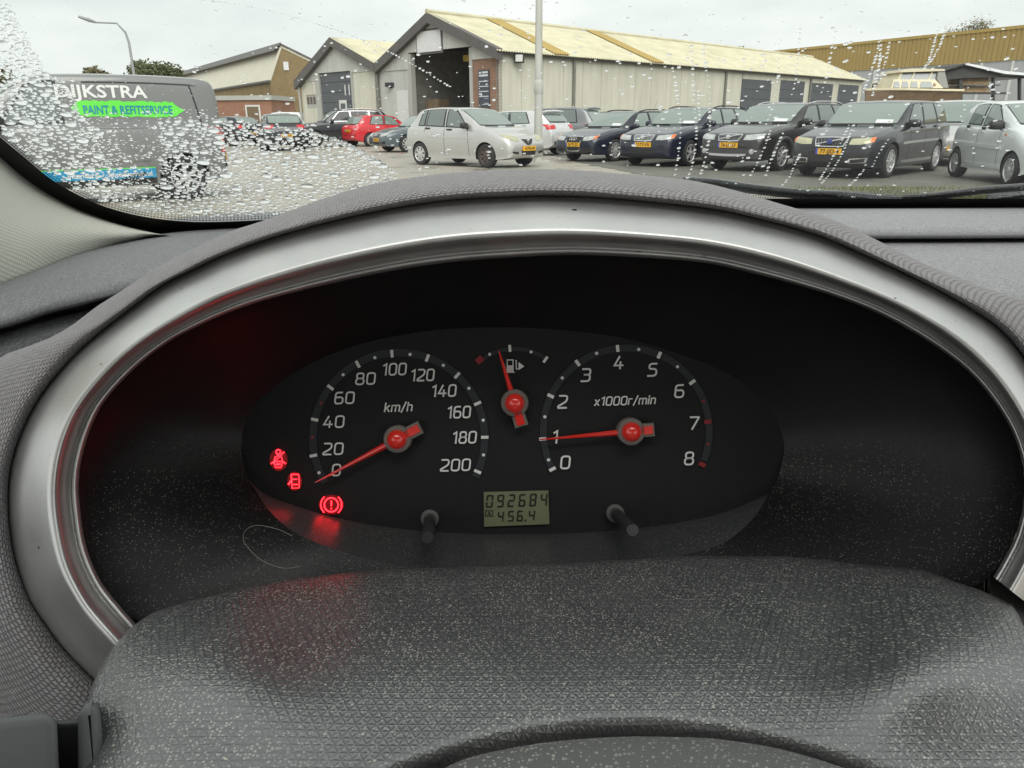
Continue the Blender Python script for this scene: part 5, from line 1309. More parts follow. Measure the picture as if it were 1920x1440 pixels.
def glaze(c, root, wins, ws_v=8.12, frames=M_TRIM, sidem=M_CSIDE, wsm=M_CGLASS, rear=True, paper=True, vb=6.25, vt=7.85, trimmat=None):
    fr_ = c.across('windscreen_frame', c.cs + .03, c.rf - .01, ws_v - .07, .002, M_TRIM, root)
    w_ = c.across('windscreen', c.cs + .08, c.rf - .05, ws_v + .10, .007, wsm, root)
    if paper: c.across('price_sheet', c.cs + .11, c.cs + .20, ws_v + .1, .012, M_PAPER, w_, 5, 3, 0, .25, .62)
    for k in (-.55, .25): c.across('wiper', c.cs + .03, c.cs + .055, ws_v, .018, M_TRIM, root, 6, 2, .0, k, k + .5)
    for (b0, b1, t0, t1) in wins:
        for sd_ in (1, -1):
            f = c.side('window_frame', b0 - .05, b1 + .05, t0 - .045, t1 + .045, vb - .12, vt + .10, sd_, .003, trimmat or M_TRIM, root)
            c.side('side_window', b0, b1, t0, t1, vb, vt, sd_, .008, sidem, f)
    if rear:
        f = c.across('rear_window_frame', c.tg - .02, c.rr + .0, 8.05, .003, M_TRIM, root, curve=.03)
        c.across('rear_window', c.tg - .06, c.rr + .04, 8.2, .008, M_CGLASS, f, curve=.03)

M_SILVERP = paint('silver_metallic_paint', (0.58, 0.57, 0.55), .65, .36)
M_SILVERB = paint('blue_silver_paint', (0.72, 0.75, 0.74), .2, .38)
M_NAVY = paint('navy_paint', (0.008, 0.011, 0.026), .0, .3, .7, .05)
M_BLACKC = paint('black_brown_paint', (0.014, 0.012, 0.012), .0, .3, .7, .05)
M_BLACK2 = paint('black_blue_paint', (0.009, 0.010, 0.014), .0, .3, .7, .05)
M_REDC = paint('red_paint', (0.62, 0.018, 0.028), .0, .35)
M_GREYC = paint('grey_metallic_paint', (0.19, 0.20, 0.205), .3, .4)
M_SLATE = paint('slate_blue_paint', (0.085, 0.105, 0.12), .2, .35)
M_WHITEC = paint('white_silver_paint', (0.68, 0.68, 0.68), .5, .35)
M_CLAD = plain('dark_grey_cladding', (0.055, 0.055, 0.055), .6)

def estate_windows(c, rear_edge):
    a = c.cs; return [(a + .40, a + 1.30, c.rf + .10, a + 1.26), (a + 1.40, a + 2.20, a + 1.36, a + 2.02), (a + 2.30, rear_edge, a + 2.12, rear_edge - .22)]

# silver small family hatchback, facing right
def mazda():
    c = Car(3.93, 1.68, 1.52, 2.49, .78, .30, nz=.68, hf=.80, cs=.98, cz=1.02, rf=1.74, rr=3.36, tg=3.82, tz=1.0, bz=.97, tailz=.66, tum=.765)
    r = thing('parked_car', 'silver five door hatchback with brown steel front wheel, facing right', 'car', group='cars parked in the yard')
    c.body('body', M_SILVERP, r)
    glaze(c, r, [(1.42, 2.20, 1.92, 2.18), (2.34, 2.98, 2.32, 2.90), (3.10, 3.30, 3.02, 3.16)], paper=False, sidem=M_CSIDE)
    c.wheels(r, 7, M_RIM, M_RIMD, True); c.mirror(1.45, 6.2, r, M_TRIM, 1.05); c.handles((2.08, 2.92), 5.3, r, M_TRIM)
    c.seam(1.35, 1.42, 2.1, 6.1, r); c.seam(2.27, 2.26, 2.1, 6.2, r); c.seam(3.05, 3.0, 4.2, 6.2, r)
    for sd_ in (1, -1):
        c.side('side_moulding', 1.25, 3.0, 1.25, 3.0, 3.55, 3.7, sd_, .012, M_SILVERP, r, 16, 3)
        c.face('headlamp', [(sd_ * .34, .72), (sd_ * .50, .80), (sd_ * .70, .82)], [(sd_ * .36, .66), (sd_ * .52, .67), (sd_ * .71, .72)], .008, M_LAMPY, r)
        c.face('lower_vent', [(sd_ * .40, .40), (sd_ * .62, .42)], [(sd_ * .40, .34), (sd_ * .60, .37)], .008, M_TRIM, r)
        c.face('tail_lamp', [(sd_ * .55, 1.0), (sd_ * .68, 1.0)], [(sd_ * .55, .72), (sd_ * .7, .72)], .008, M_REDL, r, False)
    gr = c.face('grille', [(-.22, .71), (0, .70), (.22, .71)], [(-.12, .60), (0, .56), (.12, .60)], .010, M_TRIM, r)
    p, _ = c.hit(0, .65, True, .03); MB().lathe([(.05, -.02), (.05, 0), (.03, .008), (.001, .01)], p, (1, 0, 0), 16).build('badge', M_CHROME, gr, True, True)
    c.face('lower_intake', [(-.28, .44), (.28, .44)], [(-.26, .32), (.26, .32)], .008, M_TRIM, r); c.plate(0, .48, '47-PN-HH', r, band=False)
    c.aerial(r, 2.0); place(r, c, 'FR', 912, 315, -41)
mazda()

def ring_badge(c, z, par, y0=0.0):
    for k in range(4):
        p, _ = c.hit(y0 + (k - 1.5) * .062, z, True, .035)
        MB().tube([p + Vector((0, .043 * math.cos(a), .043 * math.sin(a))) for a in np.linspace(0, 6.283, 21)], .008, 6).build('badge_ring', M_CHROME, par, True, True)
def diag_badge(c, z, par, w_=.30, h=.10, round_=M_CHROME):
    p0, _ = c.hit(-w_ * .8, z - h * .7, True, .028); p1, _ = c.hit(w_ * .8, z + h * .7, True, .028)
    x = max(p0.x, p1.x); p0.x = p1.x = x
    MB().tube([p0, p1], .014, 6).build('diagonal_bar', M_CHROME, par, True, True)
    p, _ = c.hit(0, z, True, .03); p.x = x
    MB().lathe([(.055, -.01), (.055, .015), (.04, .02), (.001, .02)], p, (1, 0, 0), 20).build('round_badge', round_, par, True, True)

def audi(label, m, avant, placef, txt, single, paper):
    c = Car(4.58, 1.77, 1.43, 2.65, .92, .32, nz=.66, hf=.74, cs=1.30, cz=.95, rf=2.05, rr=4.05 if avant else 3.6, tg=4.44, tz=.98, bz=.93, tailz=.70)
    r = thing('parked_car', label, 'car', group='cars parked in the yard'); c.body('body', m, r)
    glaze(c, r, estate_windows(c, 4.16) if avant else estate_windows(c, 3.9)[:2], sidem=M_CPALE, paper=paper)
    c.wheels(r, 9); c.mirror(1.75, 6.1, r, m); c.handles((2.45, 3.3), 5.2, r, m); c.seam(1.72, 1.78, 2.1, 6.1, r); c.seam(2.66, 2.64, 2.1, 6.2, r); c.seam(3.45, 3.4, 3.4, 6.2, r)
    if avant: c.rails(r, 2.25, 4.0, M_TRIM)
    for sd_ in (1, -1):
        h = c.face('headlamp', [(sd_ * .36, .70), (sd_ * .56, .715), (sd_ * .74, .735)], [(sd_ * .36, .60), (sd_ * .56, .605), (sd_ * .75, .65)], .008, M_LAMP, r)
        if single: c.face('indicator', [(sd_ * .68, .722), (sd_ * .745, .730)], [(sd_ * .69, .64), (sd_ * .755, .652)], .012, M_ORANGE, h)
        c.face('lower_vent', [(sd_ * .42, .40), (sd_ * .70, .42)], [(sd_ * .42, .31), (sd_ * .68, .33)], .008, M_TRIM, r)
        c.side('side_moulding', 1.35, 3.5, 1.35, 3.5, 3.2, 3.38, sd_, .010, m, r, 16, 3)
        c.face('tail_lamp', [(sd_ * .5, .92), (sd_ * .74, .92)], [(sd_ * .5, .76), (sd_ * .76, .76)], .008, M_REDL, r, False)
    if single:
        g = c.face('grille_frame', [(-.31, .715), (0, .72), (.31, .715)], [(-.24, .31), (0, .30), (.24, .31)], .012, M_CHROME, r)
        c.face('grille', [(-.275, .695), (0, .70), (.275, .695)], [(-.21, .335), (0, .325), (.21, .335)], .018, M_TRIM, g)
        ring_badge(c, .635, g); c.plate(0, .49, txt, r)
    else:
        g = c.face('grille_frame', [(-.29, .70), (.29, .70)], [(-.27, .555), (.27, .555)], .012, M_CHROME, r); c.face('grille', [(-.26, .69), (.26, .69)], [(-.24, .565), (.24, .565)], .018, M_TRIM, g)
        ring_badge(c, .63, g); c.plate(0, .47, txt, r)
        c.face('lower_intake', [(-.3, .38), (.3, .38)], [(-.28, .30), (.28, .30)], .008, M_TRIM, r)
    c.aerial(r, c.rr - .2); placef(r, c)
audi('navy estate car with tall single frame grille, facing left beside the lamp post', M_NAVY, True, lambda r, c: place(r, c, 'FL', 1152, 303, -136), '76-TF-ZX', True, True)
audi('slate blue saloon with yellow plate, its nose left of the silver hatchback', M_SLATE, False, lambda r, c: place(r, c, 'FL', 764, 285.5, -144), '94-HX-LR', False, False)

def volvo(kind, label, m, px, py, psi, txt, t=None):
    tall = kind == 'cross'; new = kind == 'new'
    c = Car(4.82 if new else 4.72, 1.86 if new else 1.82, 1.55 if tall else (1.54 if new else 1.49), 2.81, .93, .335, nz=.74 if not tall else .78, hf=.83 if not tall else .87, cs=1.35, cz=1.02 if not tall else 1.06, rf=2.12,
            rr=4.35, tg=4.66, tz=1.05 if not tall else 1.08, bz=1.0 if not tall else 1.04, tailz=.74, clear=.26 if tall else .2, tum=.78)
    r = thing('parked_car', label, 'car', group='cars parked in the yard'); c.body('body', m, r)
    glaze(c, r, estate_windows(c, 4.36), sidem=M_CSIDE if kind != 'old' else M_CPALE, paper=True)
    c.wheels(r, 5 if kind == 'old' else 10 if new else 7); c.mirror(1.82, 6.15, r, m, 1.1); c.handles((2.55, 3.4), 5.2, r, m)
    c.seam(1.78, 1.84, 2.1, 6.1, r); c.seam(2.76, 2.74, 2.1, 6.2, r); c.seam(3.56, 3.5, 3.4, 6.2, r)
    if not new: c.rails(r, 2.35, 4.3, M_TRIM if kind == 'old' else M_RIM)
    dz = .04 if tall else 0
    for sd_ in (1, -1):
        h = c.face('headlamp', [(sd_ * .40, .775 + dz), (sd_ * .6, .79 + dz), (sd_ * .79, .805 + dz)], [(sd_ * .38, .67 + dz), (sd_ * .6, .67 + dz), (sd_ * .80, .715 + dz)], .008, M_LAMPY if new else M_LAMP, r)
        if not tall: c.face('indicator', [(sd_ * .745, .797), (sd_ * .80, .803)], [(sd_ * .755, .71), (sd_ * .81, .725)], .012, M_ORANGE, h)
        if new:
            f = c.face('fog_lamp_surround', [(sd_ * .42, .40), (sd_ * .76, .43)], [(sd_ * .42, .31), (sd_ * .74, .33)], .010, M_CHROME, r); c.face('fog_lamp', [(sd_ * .45, .385), (sd_ * .72, .41)], [(sd_ * .45, .325), (sd_ * .71, .345)], .016, M_TRIM, f)
            c.side('sill_strip', 1.45, 3.35, 1.45, 3.35, 2.05, 2.25, sd_, .014, M_CHROME, r, 16, 3)
        elif tall:
            p, n_ = c.hit(sd_ * .62, .46, True, .01); MB().lathe([(.06, -.02), (.06, .01), (.001, .015)], p, (1, 0, 0), 16).build('fog_lamp', M_LAMP, r, True, True)
            for q in (c.fo, c.fo + c.wb):      # wheel arch cladding
                P = [c.S(min(max(q + (c.rw + .075) * math.cos(a), .05), c.L - .05), 3.0, sd_) for a in np.linspace(0, math.pi, 17)]
                P = [Vector((p.x, p.y + sd_ * .006, c.rw + (c.rw + .075) * math.sin(a))) for p, a in zip(P, np.linspace(0, math.pi, 17))]
                MB().tube(P, .045, 8).build('wheel_arch_cladding', M_CLAD, r, True, True)
        c.side('side_moulding', 1.4, 3.6, 1.4, 3.6, 3.25, 3.45, sd_, .010, M_CLAD if tall else M_CHROME if new else m, r, 16, 3)
        c.side('sill', 1.3, 3.4, 1.3, 3.4, 1.2, 2.0, sd_, .006, M_CLAD if tall else M_TRIM, r, 16, 3)
        c.face('tail_lamp', [(sd_ * .62, 1.3), (sd_ * .72, 1.3)], [(sd_ * .6, .82), (sd_ * .8, .82)], .008, M_REDL, r, False)
    gz0, gz1 = (.79 + dz, .645 + dz) if not new else (.80, .63)
    gw = .31 if not new else .34
    g = c.face('grille_frame', [(-gw, gz0), (0, gz0 + .008), (gw, gz0)], [(-gw * .84, gz1), (0, gz1 - .006), (gw * .84, gz1)], .014, M_CHROME, r)
    c.face('grille', [(-gw * .93, gz0 - .02), (0, gz0 - .012), (gw * .93, gz0 - .02)], [(-gw * .79, gz1 + .02), (0, gz1 + .014), (gw * .79, gz1 + .02)], .020, M_TRIM if kind != 'old' else M_GREYC, g)
    if tall:
        for k in (1, 2, 3): zz = lerp(gz1, gz0, k / 4); c.face('grille_bar', [(-gw * .84, zz + .007), (gw * .84, zz + .007)], [(-gw * .84, zz - .007), (gw * .84, zz - .007)], .026, M_GREYC, g, True, 7, 2)
    if new:
        for k in range(-4, 5):
            if k: c.face('grille_bar', [(k * .065 - .004, gz0 - .03), (k * .065 + .004, gz0 - .03)], [(k * .058 - .004, gz1 + .03), (k * .058 + .004, gz1 + .03)], .026, M_GREYC, g, True, 2, 4)
    diag_badge(c, (gz0 + gz1) / 2, g, gw, .07, M_BADGE if new else M_CHROME)
    c.plate(0, .555 + dz if not new else .535, txt, r)
    c.face('bumper_seam', [(-.70, gz1 - .018), (0, gz1 - .02), (.70, gz1 - .018)], [(-.70, gz1 - .03), (0, gz1 - .032), (.70, gz1 - .03)], .003, M_TRIM, r)  # thin black trim strip along the bumper joint
    if tall:
        c.face('bumper_cladding', [(-.80, .50), (0, .53), (.80, .50)], [(-.74, .30), (0, .29), (.74, .30)], .008, M_CLAD, r, True, 15, 5)
        c.face('skid_plate', [(-.50, .41), (0, .40), (.50, .41)], [(-.46, .36), (0, .345), (.46, .36)], .030, M_RIM, r)
    else: c.face('lower_intake', [(-.38, .44), (.38, .44)], [(-.34, .33), (.34, .33)], .008, M_TRIM, r)
    place(r, c, 'FL', px, py, psi, t)
volvo('old', 'dark navy estate car with small chrome grille and roof rails, second in the row', M_NAVY, 1291, 312, -132, '17-TV-VN')
volvo('cross', 'brown black raised estate car with cladding and slatted chrome grille', M_BLACKC, 1461, 321, -137, '76-LH-LF')
volvo('new', 'black estate car with vertical grille bars and blue round badge', M_BLACK2, 1662, 334, -135, '77-JJD-4')

# silver city car at the right edge
def citycar():
    c = Car(3.46, 1.62, 1.47, 2.34, .66, .285, nz=.68, hf=.82, cs=.78, cz=1.02, rf=1.55, rr=2.98, tg=3.36, tz=.98, bz=.98, tailz=.60, tum=.80)
    r = thing('parked_car', 'silver city car with rounded side windows at the right edge', 'car', group='cars parked in the yard'); c.body('body', M_SILVERB, r)
    glaze(c, r, [(1.22, 2.02, 1.72, 1.98), (2.18, 2.72, 2.12, 2.62)], paper=False, sidem=M_CPALE)
    c.wheels(r, 8, M_RIM, None, True); c.mirror(1.28, 6.1, r, M_TRIM, 1.15)
    for q in (1.92, 2.62):
        for sd_ in (1, -1):
            h = MB().box(c.S(q, 5.0, sd_) + Vector((0, sd_ * .008, .02)), (.10, .03, .05)).build('handle_recess', M_TRIM, r, False, True); MB().box(c.S(q, 4.85, sd_) + Vector((0, sd_ * .02, -.02)), (.10, .03, .04)).build('door_handle', M_SILVERB, h, False, True)
    c.seam(1.16, 1.20, 2.1, 6.1, r); c.seam(2.10, 2.08, 2.1, 6.2, r)
    for sd_ in (1, -1):
        c.side('side_moulding', 1.05, 2.45, 1.05, 2.45, 3.1, 3.35, sd_, .016, M_SILVERB, r, 14, 3); c.side('sill', 1.0, 2.5, 1.0, 2.5, 2.0, 2.25, sd_, .02, M_SILVERB, r, 14, 3)
        c.face('headlamp', [(sd_ * .36, .80), (sd_ * .7, .84)], [(sd_ * .38, .68), (sd_ * .7, .72)], .008, M_LAMP, r)
        p = c.S(.98, 4.4, sd_); MB().box(p + Vector((0, sd_ * .004, 0)), (.05, .02, .03)).build('side_repeater', M_ORANGE, r, False, True)
        c.face('tail_lamp', [(sd_ * .5, 1.0), (sd_ * .68, 1.0)], [(sd_ * .5, .75), (sd_ * .7, .75)], .008, M_REDL, r, False)
    c.plate(0, .45, '55-RT-KD', r); place(r, c, 'FR', 1888, 349, -98)
citycar()

# red three door hatchback seen from behind
def redcar():
    c = Car(4.18, 1.76, 1.47, 2.60, .86, .315, nz=.66, hf=.74, cs=1.2, cz=.96, rf=1.95, rr=3.66, tg=4.04, tz=.98, bz=.96, tailz=.78, tum=.77)
    r = thing('parked_car', 'red three door hatchback seen from its rear corner', 'car', group='cars parked in the yard'); c.body('body', M_REDC, r)
    glaze(c, r, [(1.62, 2.52, 2.1, 2.48), (2.66, 3.38, 2.62, 3.18)], paper=False, sidem=M_CPALE)
    c.wheels(r, 12, M_RIM, None, True); c.mirror(1.68, 6.1, r, M_REDC); c.handles((2.42,), 5.1, r, M_REDC); c.seam(1.58, 1.66, 2.1, 6.1, r); c.seam(2.62, 2.56, 2.1, 6.2, r)
    for sd_ in (1, -1):
        t_ = c.face('tail_lamp', [(sd_ * .56, 1.02), (sd_ * .68, 1.02)], [(sd_ * .57, .78), (sd_ * .76, .78)], .010, plain('pale_red_lamp', (.70, .42, .42), .2) if sd_ == 1 else bpy.data.materials['pale_red_lamp'], r, False)
        c.face('lamp_lens', [(sd_ * .60, .96), (sd_ * .68, .96)], [(sd_ * .60, .84), (sd_ * .71, .84)], .016, M_REDL, t_, False)
        c.face('headlamp', [(sd_ * .4, .76), (sd_ * .7, .78)], [(sd_ * .4, .65), (sd_ * .7, .68)], .008, M_LAMP, r)
    c.face('bumper_gap', [(-.7, .55), (.7, .55)], [(-.7, .53), (.7, .53)], .003, M_TRIM, r, False); c.plate(0, .74, '83-LN-DZ', r, False)
    place(r, c, 'RR', 695, 275, 43)
redcar()

# large black sport utility car
def suv():
    c = Car(5.05, 1.98, 1.74, 3.0, .98, .38, nz=.86, hf=.98, cs=1.35, cz=1.16, rf=2.15, rr=4.35, tg=4.88, tz=1.15, bz=1.14, tailz=.9, clear=.26, tum=.77)
    r = thing('parked_car', 'large black sport utility car with bright window trim, behind the red hatchback', 'car', group='cars parked in the yard'); c.body('body', M_BLACK2, r)
    glaze(c, r, [(1.78, 2.78, 2.25, 2.72), (2.84, 3.74, 2.78, 3.66), (3.80, 4.55, 3.72, 4.22)], paper=False, trimmat=M_CHROME, sidem=M_PRIV)
    c.wheels(r, 7); c.mirror(1.85, 6.1, r, M_BLACK2, 1.15); c.handles((2.65, 3.6), 5.2, r, M_BLACK2); c.rails(r, 2.4, 4.3, M_RIM); c.seam(2.82, 2.78, 2.1, 6.2, r)
    g = c.face('grille_frame', [(-.36, .92), (.36, .92)], [(-.28, .46), (.28, .46)], .012, M_CHROME, r); c.face('grille', [(-.33, .90), (.33, .90)], [(-.25, .49), (.25, .49)], .018, M_TRIM, g); ring_badge(c, .80, g)
    for sd_ in (1, -1):
        c.face('headlamp', [(sd_ * .42, .90), (sd_ * .82, .93)], [(sd_ * .42, .78), (sd_ * .82, .82)], .008, M_LAMP, r); c.face('tail_lamp', [(sd_ * .55, 1.14), (sd_ * .85, 1.14)], [(sd_ * .55, .98), (sd_ * .86, .98)], .008, M_REDL, r, False)
    c.plate(0, .62, '14-ZB-KG', r); place(r, c, 'FL', 588, 0, -158, 36.0)
suv()

def generic(label, m, dims, px, t, psi, wheel, wins=None, spoiler=False, lamps=True, txt='31-SK-TB', sidem=M_CPALE, rails=False, lampz=.95):
    L, W, H, wb = dims
    c = Car(L, W, H, wb, .85, .31, nz=.70, hf=.82, cs=1.05, cz=1.02, rf=1.8, rr=L - .55, tg=L - .16, tz=1.05, bz=1.0, tailz=.76, tum=.78)
    r = thing('parked_car', label, 'car', group='cars parked in the yard'); c.body('body', m, r)
    glaze(c, r, wins or [(1.5, 2.4, 1.98, 2.36), (2.5, 3.25, 2.46, 3.05)], paper=False, sidem=sidem)
    c.wheels(r, 8); c.mirror(1.52, 6.1, r, m); c.handles((2.3, 3.1), 5.2, r, m); c.seam(2.46, 2.44, 2.1, 6.2, r)
    if spoiler:
        P = [c.S(c.rr + .02, v, sd_) + Vector((-.10, 0, .035)) for v, sd_ in ((8.3, 1), (9.0, 1), (10, 1), (9.0, -1), (8.3, -1))]
        MB().tube(P, [.03, .045, .05, .045, .03], 8).build('roof_spoiler', m, r, True, True)
    if rails: c.rails(r, 2.0, L - .7, M_RIM)
    for sd_ in (1, -1):
        c.face('tail_lamp', [(sd_ * .46, lampz + .06), (sd_ * (W / 2 - .08), lampz + .07)], [(sd_ * .50, lampz - .06), (sd_ * (W / 2 - .07), lampz - .09)], .012, M_REDL, r, False)
        c.face('headlamp', [(sd_ * .4, .80), (sd_ * .7, .83)], [(sd_ * .4, .68), (sd_ * .7, .71)], .008, M_LAMP, r)
    c.face('bumper_lower', [(-.68, .48), (.68, .48)], [(-.62, .36), (.62, .36)], .008, M_TRIM, r, False)
    c.plate(0, .62, txt, r, False); c.plate(0, .45, txt, r); place(r, c, wheel, px, 0, psi, t); return c, r
generic('white silver hatchback with roof spoiler, behind the lamp post', M_WHITEC, (4.2, 1.76, 1.50, 2.6), 1000, 25.5, 146, 'RL', spoiler=True)
generic('grey people carrier with dark rear side window, behind the navy estate', M_GREYC, (4.4, 1.80, 1.66, 2.7), 1080, 29.5, 152, 'RL', wins=[(1.45, 2.4, 1.95, 2.36), (2.5, 3.55, 2.46, 3.45)], sidem=M_CSIDE, spoiler=True)
generic('black hatchback mostly hidden behind the grey people carrier', M_BLACK2, (4.2, 1.76, 1.52, 2.6), 1140, 31.0, -130, 'FL')
generic('dark estate car seen from behind through the raindrops', M_BLACK2, (4.4, 1.74, 1.50, 2.6), 492, 31.5, 112, 'RL', sidem=M_CPALE, lampz=.98, txt='29-GB-JP')
generic('small dark car beyond the van, half hidden by its rear', M_BLACK2, (4.1, 1.70, 1.45, 2.5), 430, 38.0, 150, 'RL')
generic('pale blue grey van-like car beside the brick workshop', M_SILVERB, (4.3, 1.78, 1.80, 2.7), 556, 50.0, 178, 'RL', sidem=M_CSIDE)
generic('silver people carrier behind the black estate car', M_SILVERP, (4.5, 1.80, 1.62, 2.7), 1850, 18.6, -128, 'FL', sidem=M_CPALE)
generic('silver estate with roof rails, farthest right behind the silver city car', M_WHITEC, (4.6, 1.80, 1.58, 2.7), 1990, 20.5, -150, 'FL', rails=True)

# ------------------------------------------------------------------ grey panel van
def van():
    Lv, Wv, Hv = 4.35, 1.75, 1.87
    hwv = [(0, .74), (.05, .82), (.2, .90), (.6, .97), (1.3, 1), (Lv - .4, 1), (Lv - .08, .965), (Lv - .02, .93), (Lv, .90)]
    top = [(0, .72), (.05, .80), (.2, .95), (.6, 1.08), (.85, 1.12), (1.35, 1.55), (1.75, 1.79), (2.1, 1.855), (3.0, 1.87), (Lv - .35, 1.845), (Lv - .10, 1.80), (Lv - .03, 1.70), (Lv, 1.55)]
    belt = [(0, .66), (.2, .86), (.85, 1.06), (1.6, 1.10), (3, 1.11), (Lv - .1, 1.11), (Lv, 1.06)]
    c = Car(Lv, Wv, Hv, 2.80, .88, .335, top=top, belt=belt, hw=hwv, cs=.88, rf=1.72, rr=Lv - .04, tg=Lv - .01, tum=.875, clear=.24)
    m = paint('grey_van_paint', (0.175, 0.178, 0.175), .15, .42, 1.0, .25)
    r = thing('panel_van', 'grey panel van with green and blue lettering seen from its left rear', 'van'); c.body('body', m, r)
    c.across('windscreen', c.cs + .05, c.rf - .05, 8.2, .007, M_CGLASS, r)
    for sd_ in (1, -1):
        f = c.side('window_frame', 1.25, 2.15, 1.72, 2.12, 6.2, 7.9, sd_, .003, M_TRIM, r); c.side('side_window', 1.32, 2.10, 1.80, 2.08, 6.3, 7.8, sd_, .008, M_CSIDE, f)
        c.side('belt_crease', 2.25, Lv - .1, 2.25, Lv - .1, 5.75, 5.9, sd_, .012, m, r, 20, 3)
        c.side('side_panel_crease', 1.9, 3.2, 1.9, 3.2, 2.8, 2.95, sd_, .012, m, r, 14, 3)
        c.side('sill', 1.3, 3.25, 1.3, 3.25, 1.15, 2.15, sd_, .008, M_TRIM, r, 14, 3)
        c.side('upper_panel_gap', 2.45, Lv - .30, 2.45, Lv - .42, 7.72, 7.80, sd_, .002, M_TRIM, r, 20, 2)
        c.side('upper_panel_gap', Lv - .31, Lv - .285, Lv - .44, Lv - .415, 5.9, 7.8, sd_, .002, M_TRIM, r, 2, 12)
        c.face('tail_lamp', [(sd_ * .70, 1.08), (sd_ * .83, 1.08)], [(sd_ * .70, .70), (sd_ * .84, .70)], .012, M_REDL, r, False)
        c.face('headlamp', [(sd_ * .5, .98), (sd_ * .74, 1.02)], [(sd_ * .5, .82), (sd_ * .75, .86)], .008, M_LAMP, r)
    c.face('rear_bumper', [(-.8, .56), (.8, .56)], [(-.78, .36), (.78, .36)], .03, M_TRIM, r, False); c.face('rear_door_gap', [(-.008, 1.8), (.008, 1.8)], [(-.008, .6), (.008, .6)], .003, M_TRIM, r, False, 2, 12)
    c.plate(.5, .64, 'VN-318-J', r, False); c.mirror(1.3, 6.3, r, M_TRIM, 1.4); c.wheels(r, 6, M_RIM)
    # vinyl on the left flank: points given as metres behind the nose and height, laid onto the body
    def on(x, z, off):
        h = c.bvh.ray_cast(Vector((x, 4, z)), Vector((0, -1, 0))); return (h[0] if h[0] else Vector((x, Wv / 2, z))) + Vector((0, off, 0))
    def vinyl(name, V2, Fc, mat, off, parent): return mesh(name, [on(x, z, off) for x, z in V2], Fc, mat, parent, False, True)
    M_VW = plain('white_vinyl', (.72, .73, .72), .4); M_VG = plain('green_vinyl', (.12, .72, .06), .4); M_VB = plain('blue_vinyl', (.02, .28, .52), .4); M_VT = plain('teal_vinyl_letters', (.01, .22, .33), .4)
    def ltr(s_, q, z, cap, wd, mat, off, bold=True, shear=0.0, par=r):
        X0 = c.L / 2 - q
        V, Fc = text_verts(s_, Vector((0, 0, 0)), Vector((1, 0, 0)), Vector((0, 1, 0)), cap, wd, shear, bold)
        # reading direction: towards the rear of the van as one looks at its left side
        return vinyl('lettering', [(X0 - v.x, z + v.y) for v in V], Fc, mat, off, par)
    ltr('DIJKSTRA', 2.70, 1.60, .165, 1.22, M_VW, .006)
    rg = random.Random(3); n = 40; q0, q1 = 2.25, 3.80; V2 = []
    for k in range(n + 1):
        q = lerp(q0, q1, k / n); e = min(1, k / 3, (n - k) / 4)
        V2 += [(c.L / 2 - q, 1.36 - (.10 * e + rg.uniform(-.012, .012)) - .02 * k / n), (c.L / 2 - q, 1.36 + .115 * e + rg.uniform(-.012, .012) - .02 * k / n)]
    b = vinyl('brush_stroke', V2, [(2 * k, 2 * k + 1, 2 * k + 3, 2 * k + 2) for k in range(n)], M_VG, .005, r)
    ltr('PAINT & REFITSERVICE', 3.02, 1.345, .115, 1.22, M_VT, .009, True, 0, b)
    n = 24; V2 = []
    for k in range(n + 1):
        q = lerp(1.45, 3.25, k / n); V2 += [(c.L / 2 - q, .355), (c.L / 2 - q, .50)]
    bb = vinyl('blue_band', V2, [(2 * k, 2 * k + 1, 2 * k + 3, 2 * k + 2) for k in range(n)], M_VB, .010, r)
    V2 = []
    for k in range(n + 1):
        q = lerp(1.45, 3.25, k / n); V2 += [(c.L / 2 - q, .500), (c.L / 2 - q, .515)]
    vinyl('green_edge', V2, [(2 * k, 2 * k + 1, 2 * k + 3, 2 * k + 2) for k in range(n)], M_VG, .010, r)
    ltr('Scheepsonderhoud', 2.88, .425, .07, .62, M_VW, .014, True, 0, bb); ltr('interieurs  -', 2.28, .425, .07, .48, M_VW, .014, True, 0, bb)
    place(r, c, 'RL', 354, 373, -145)
van()

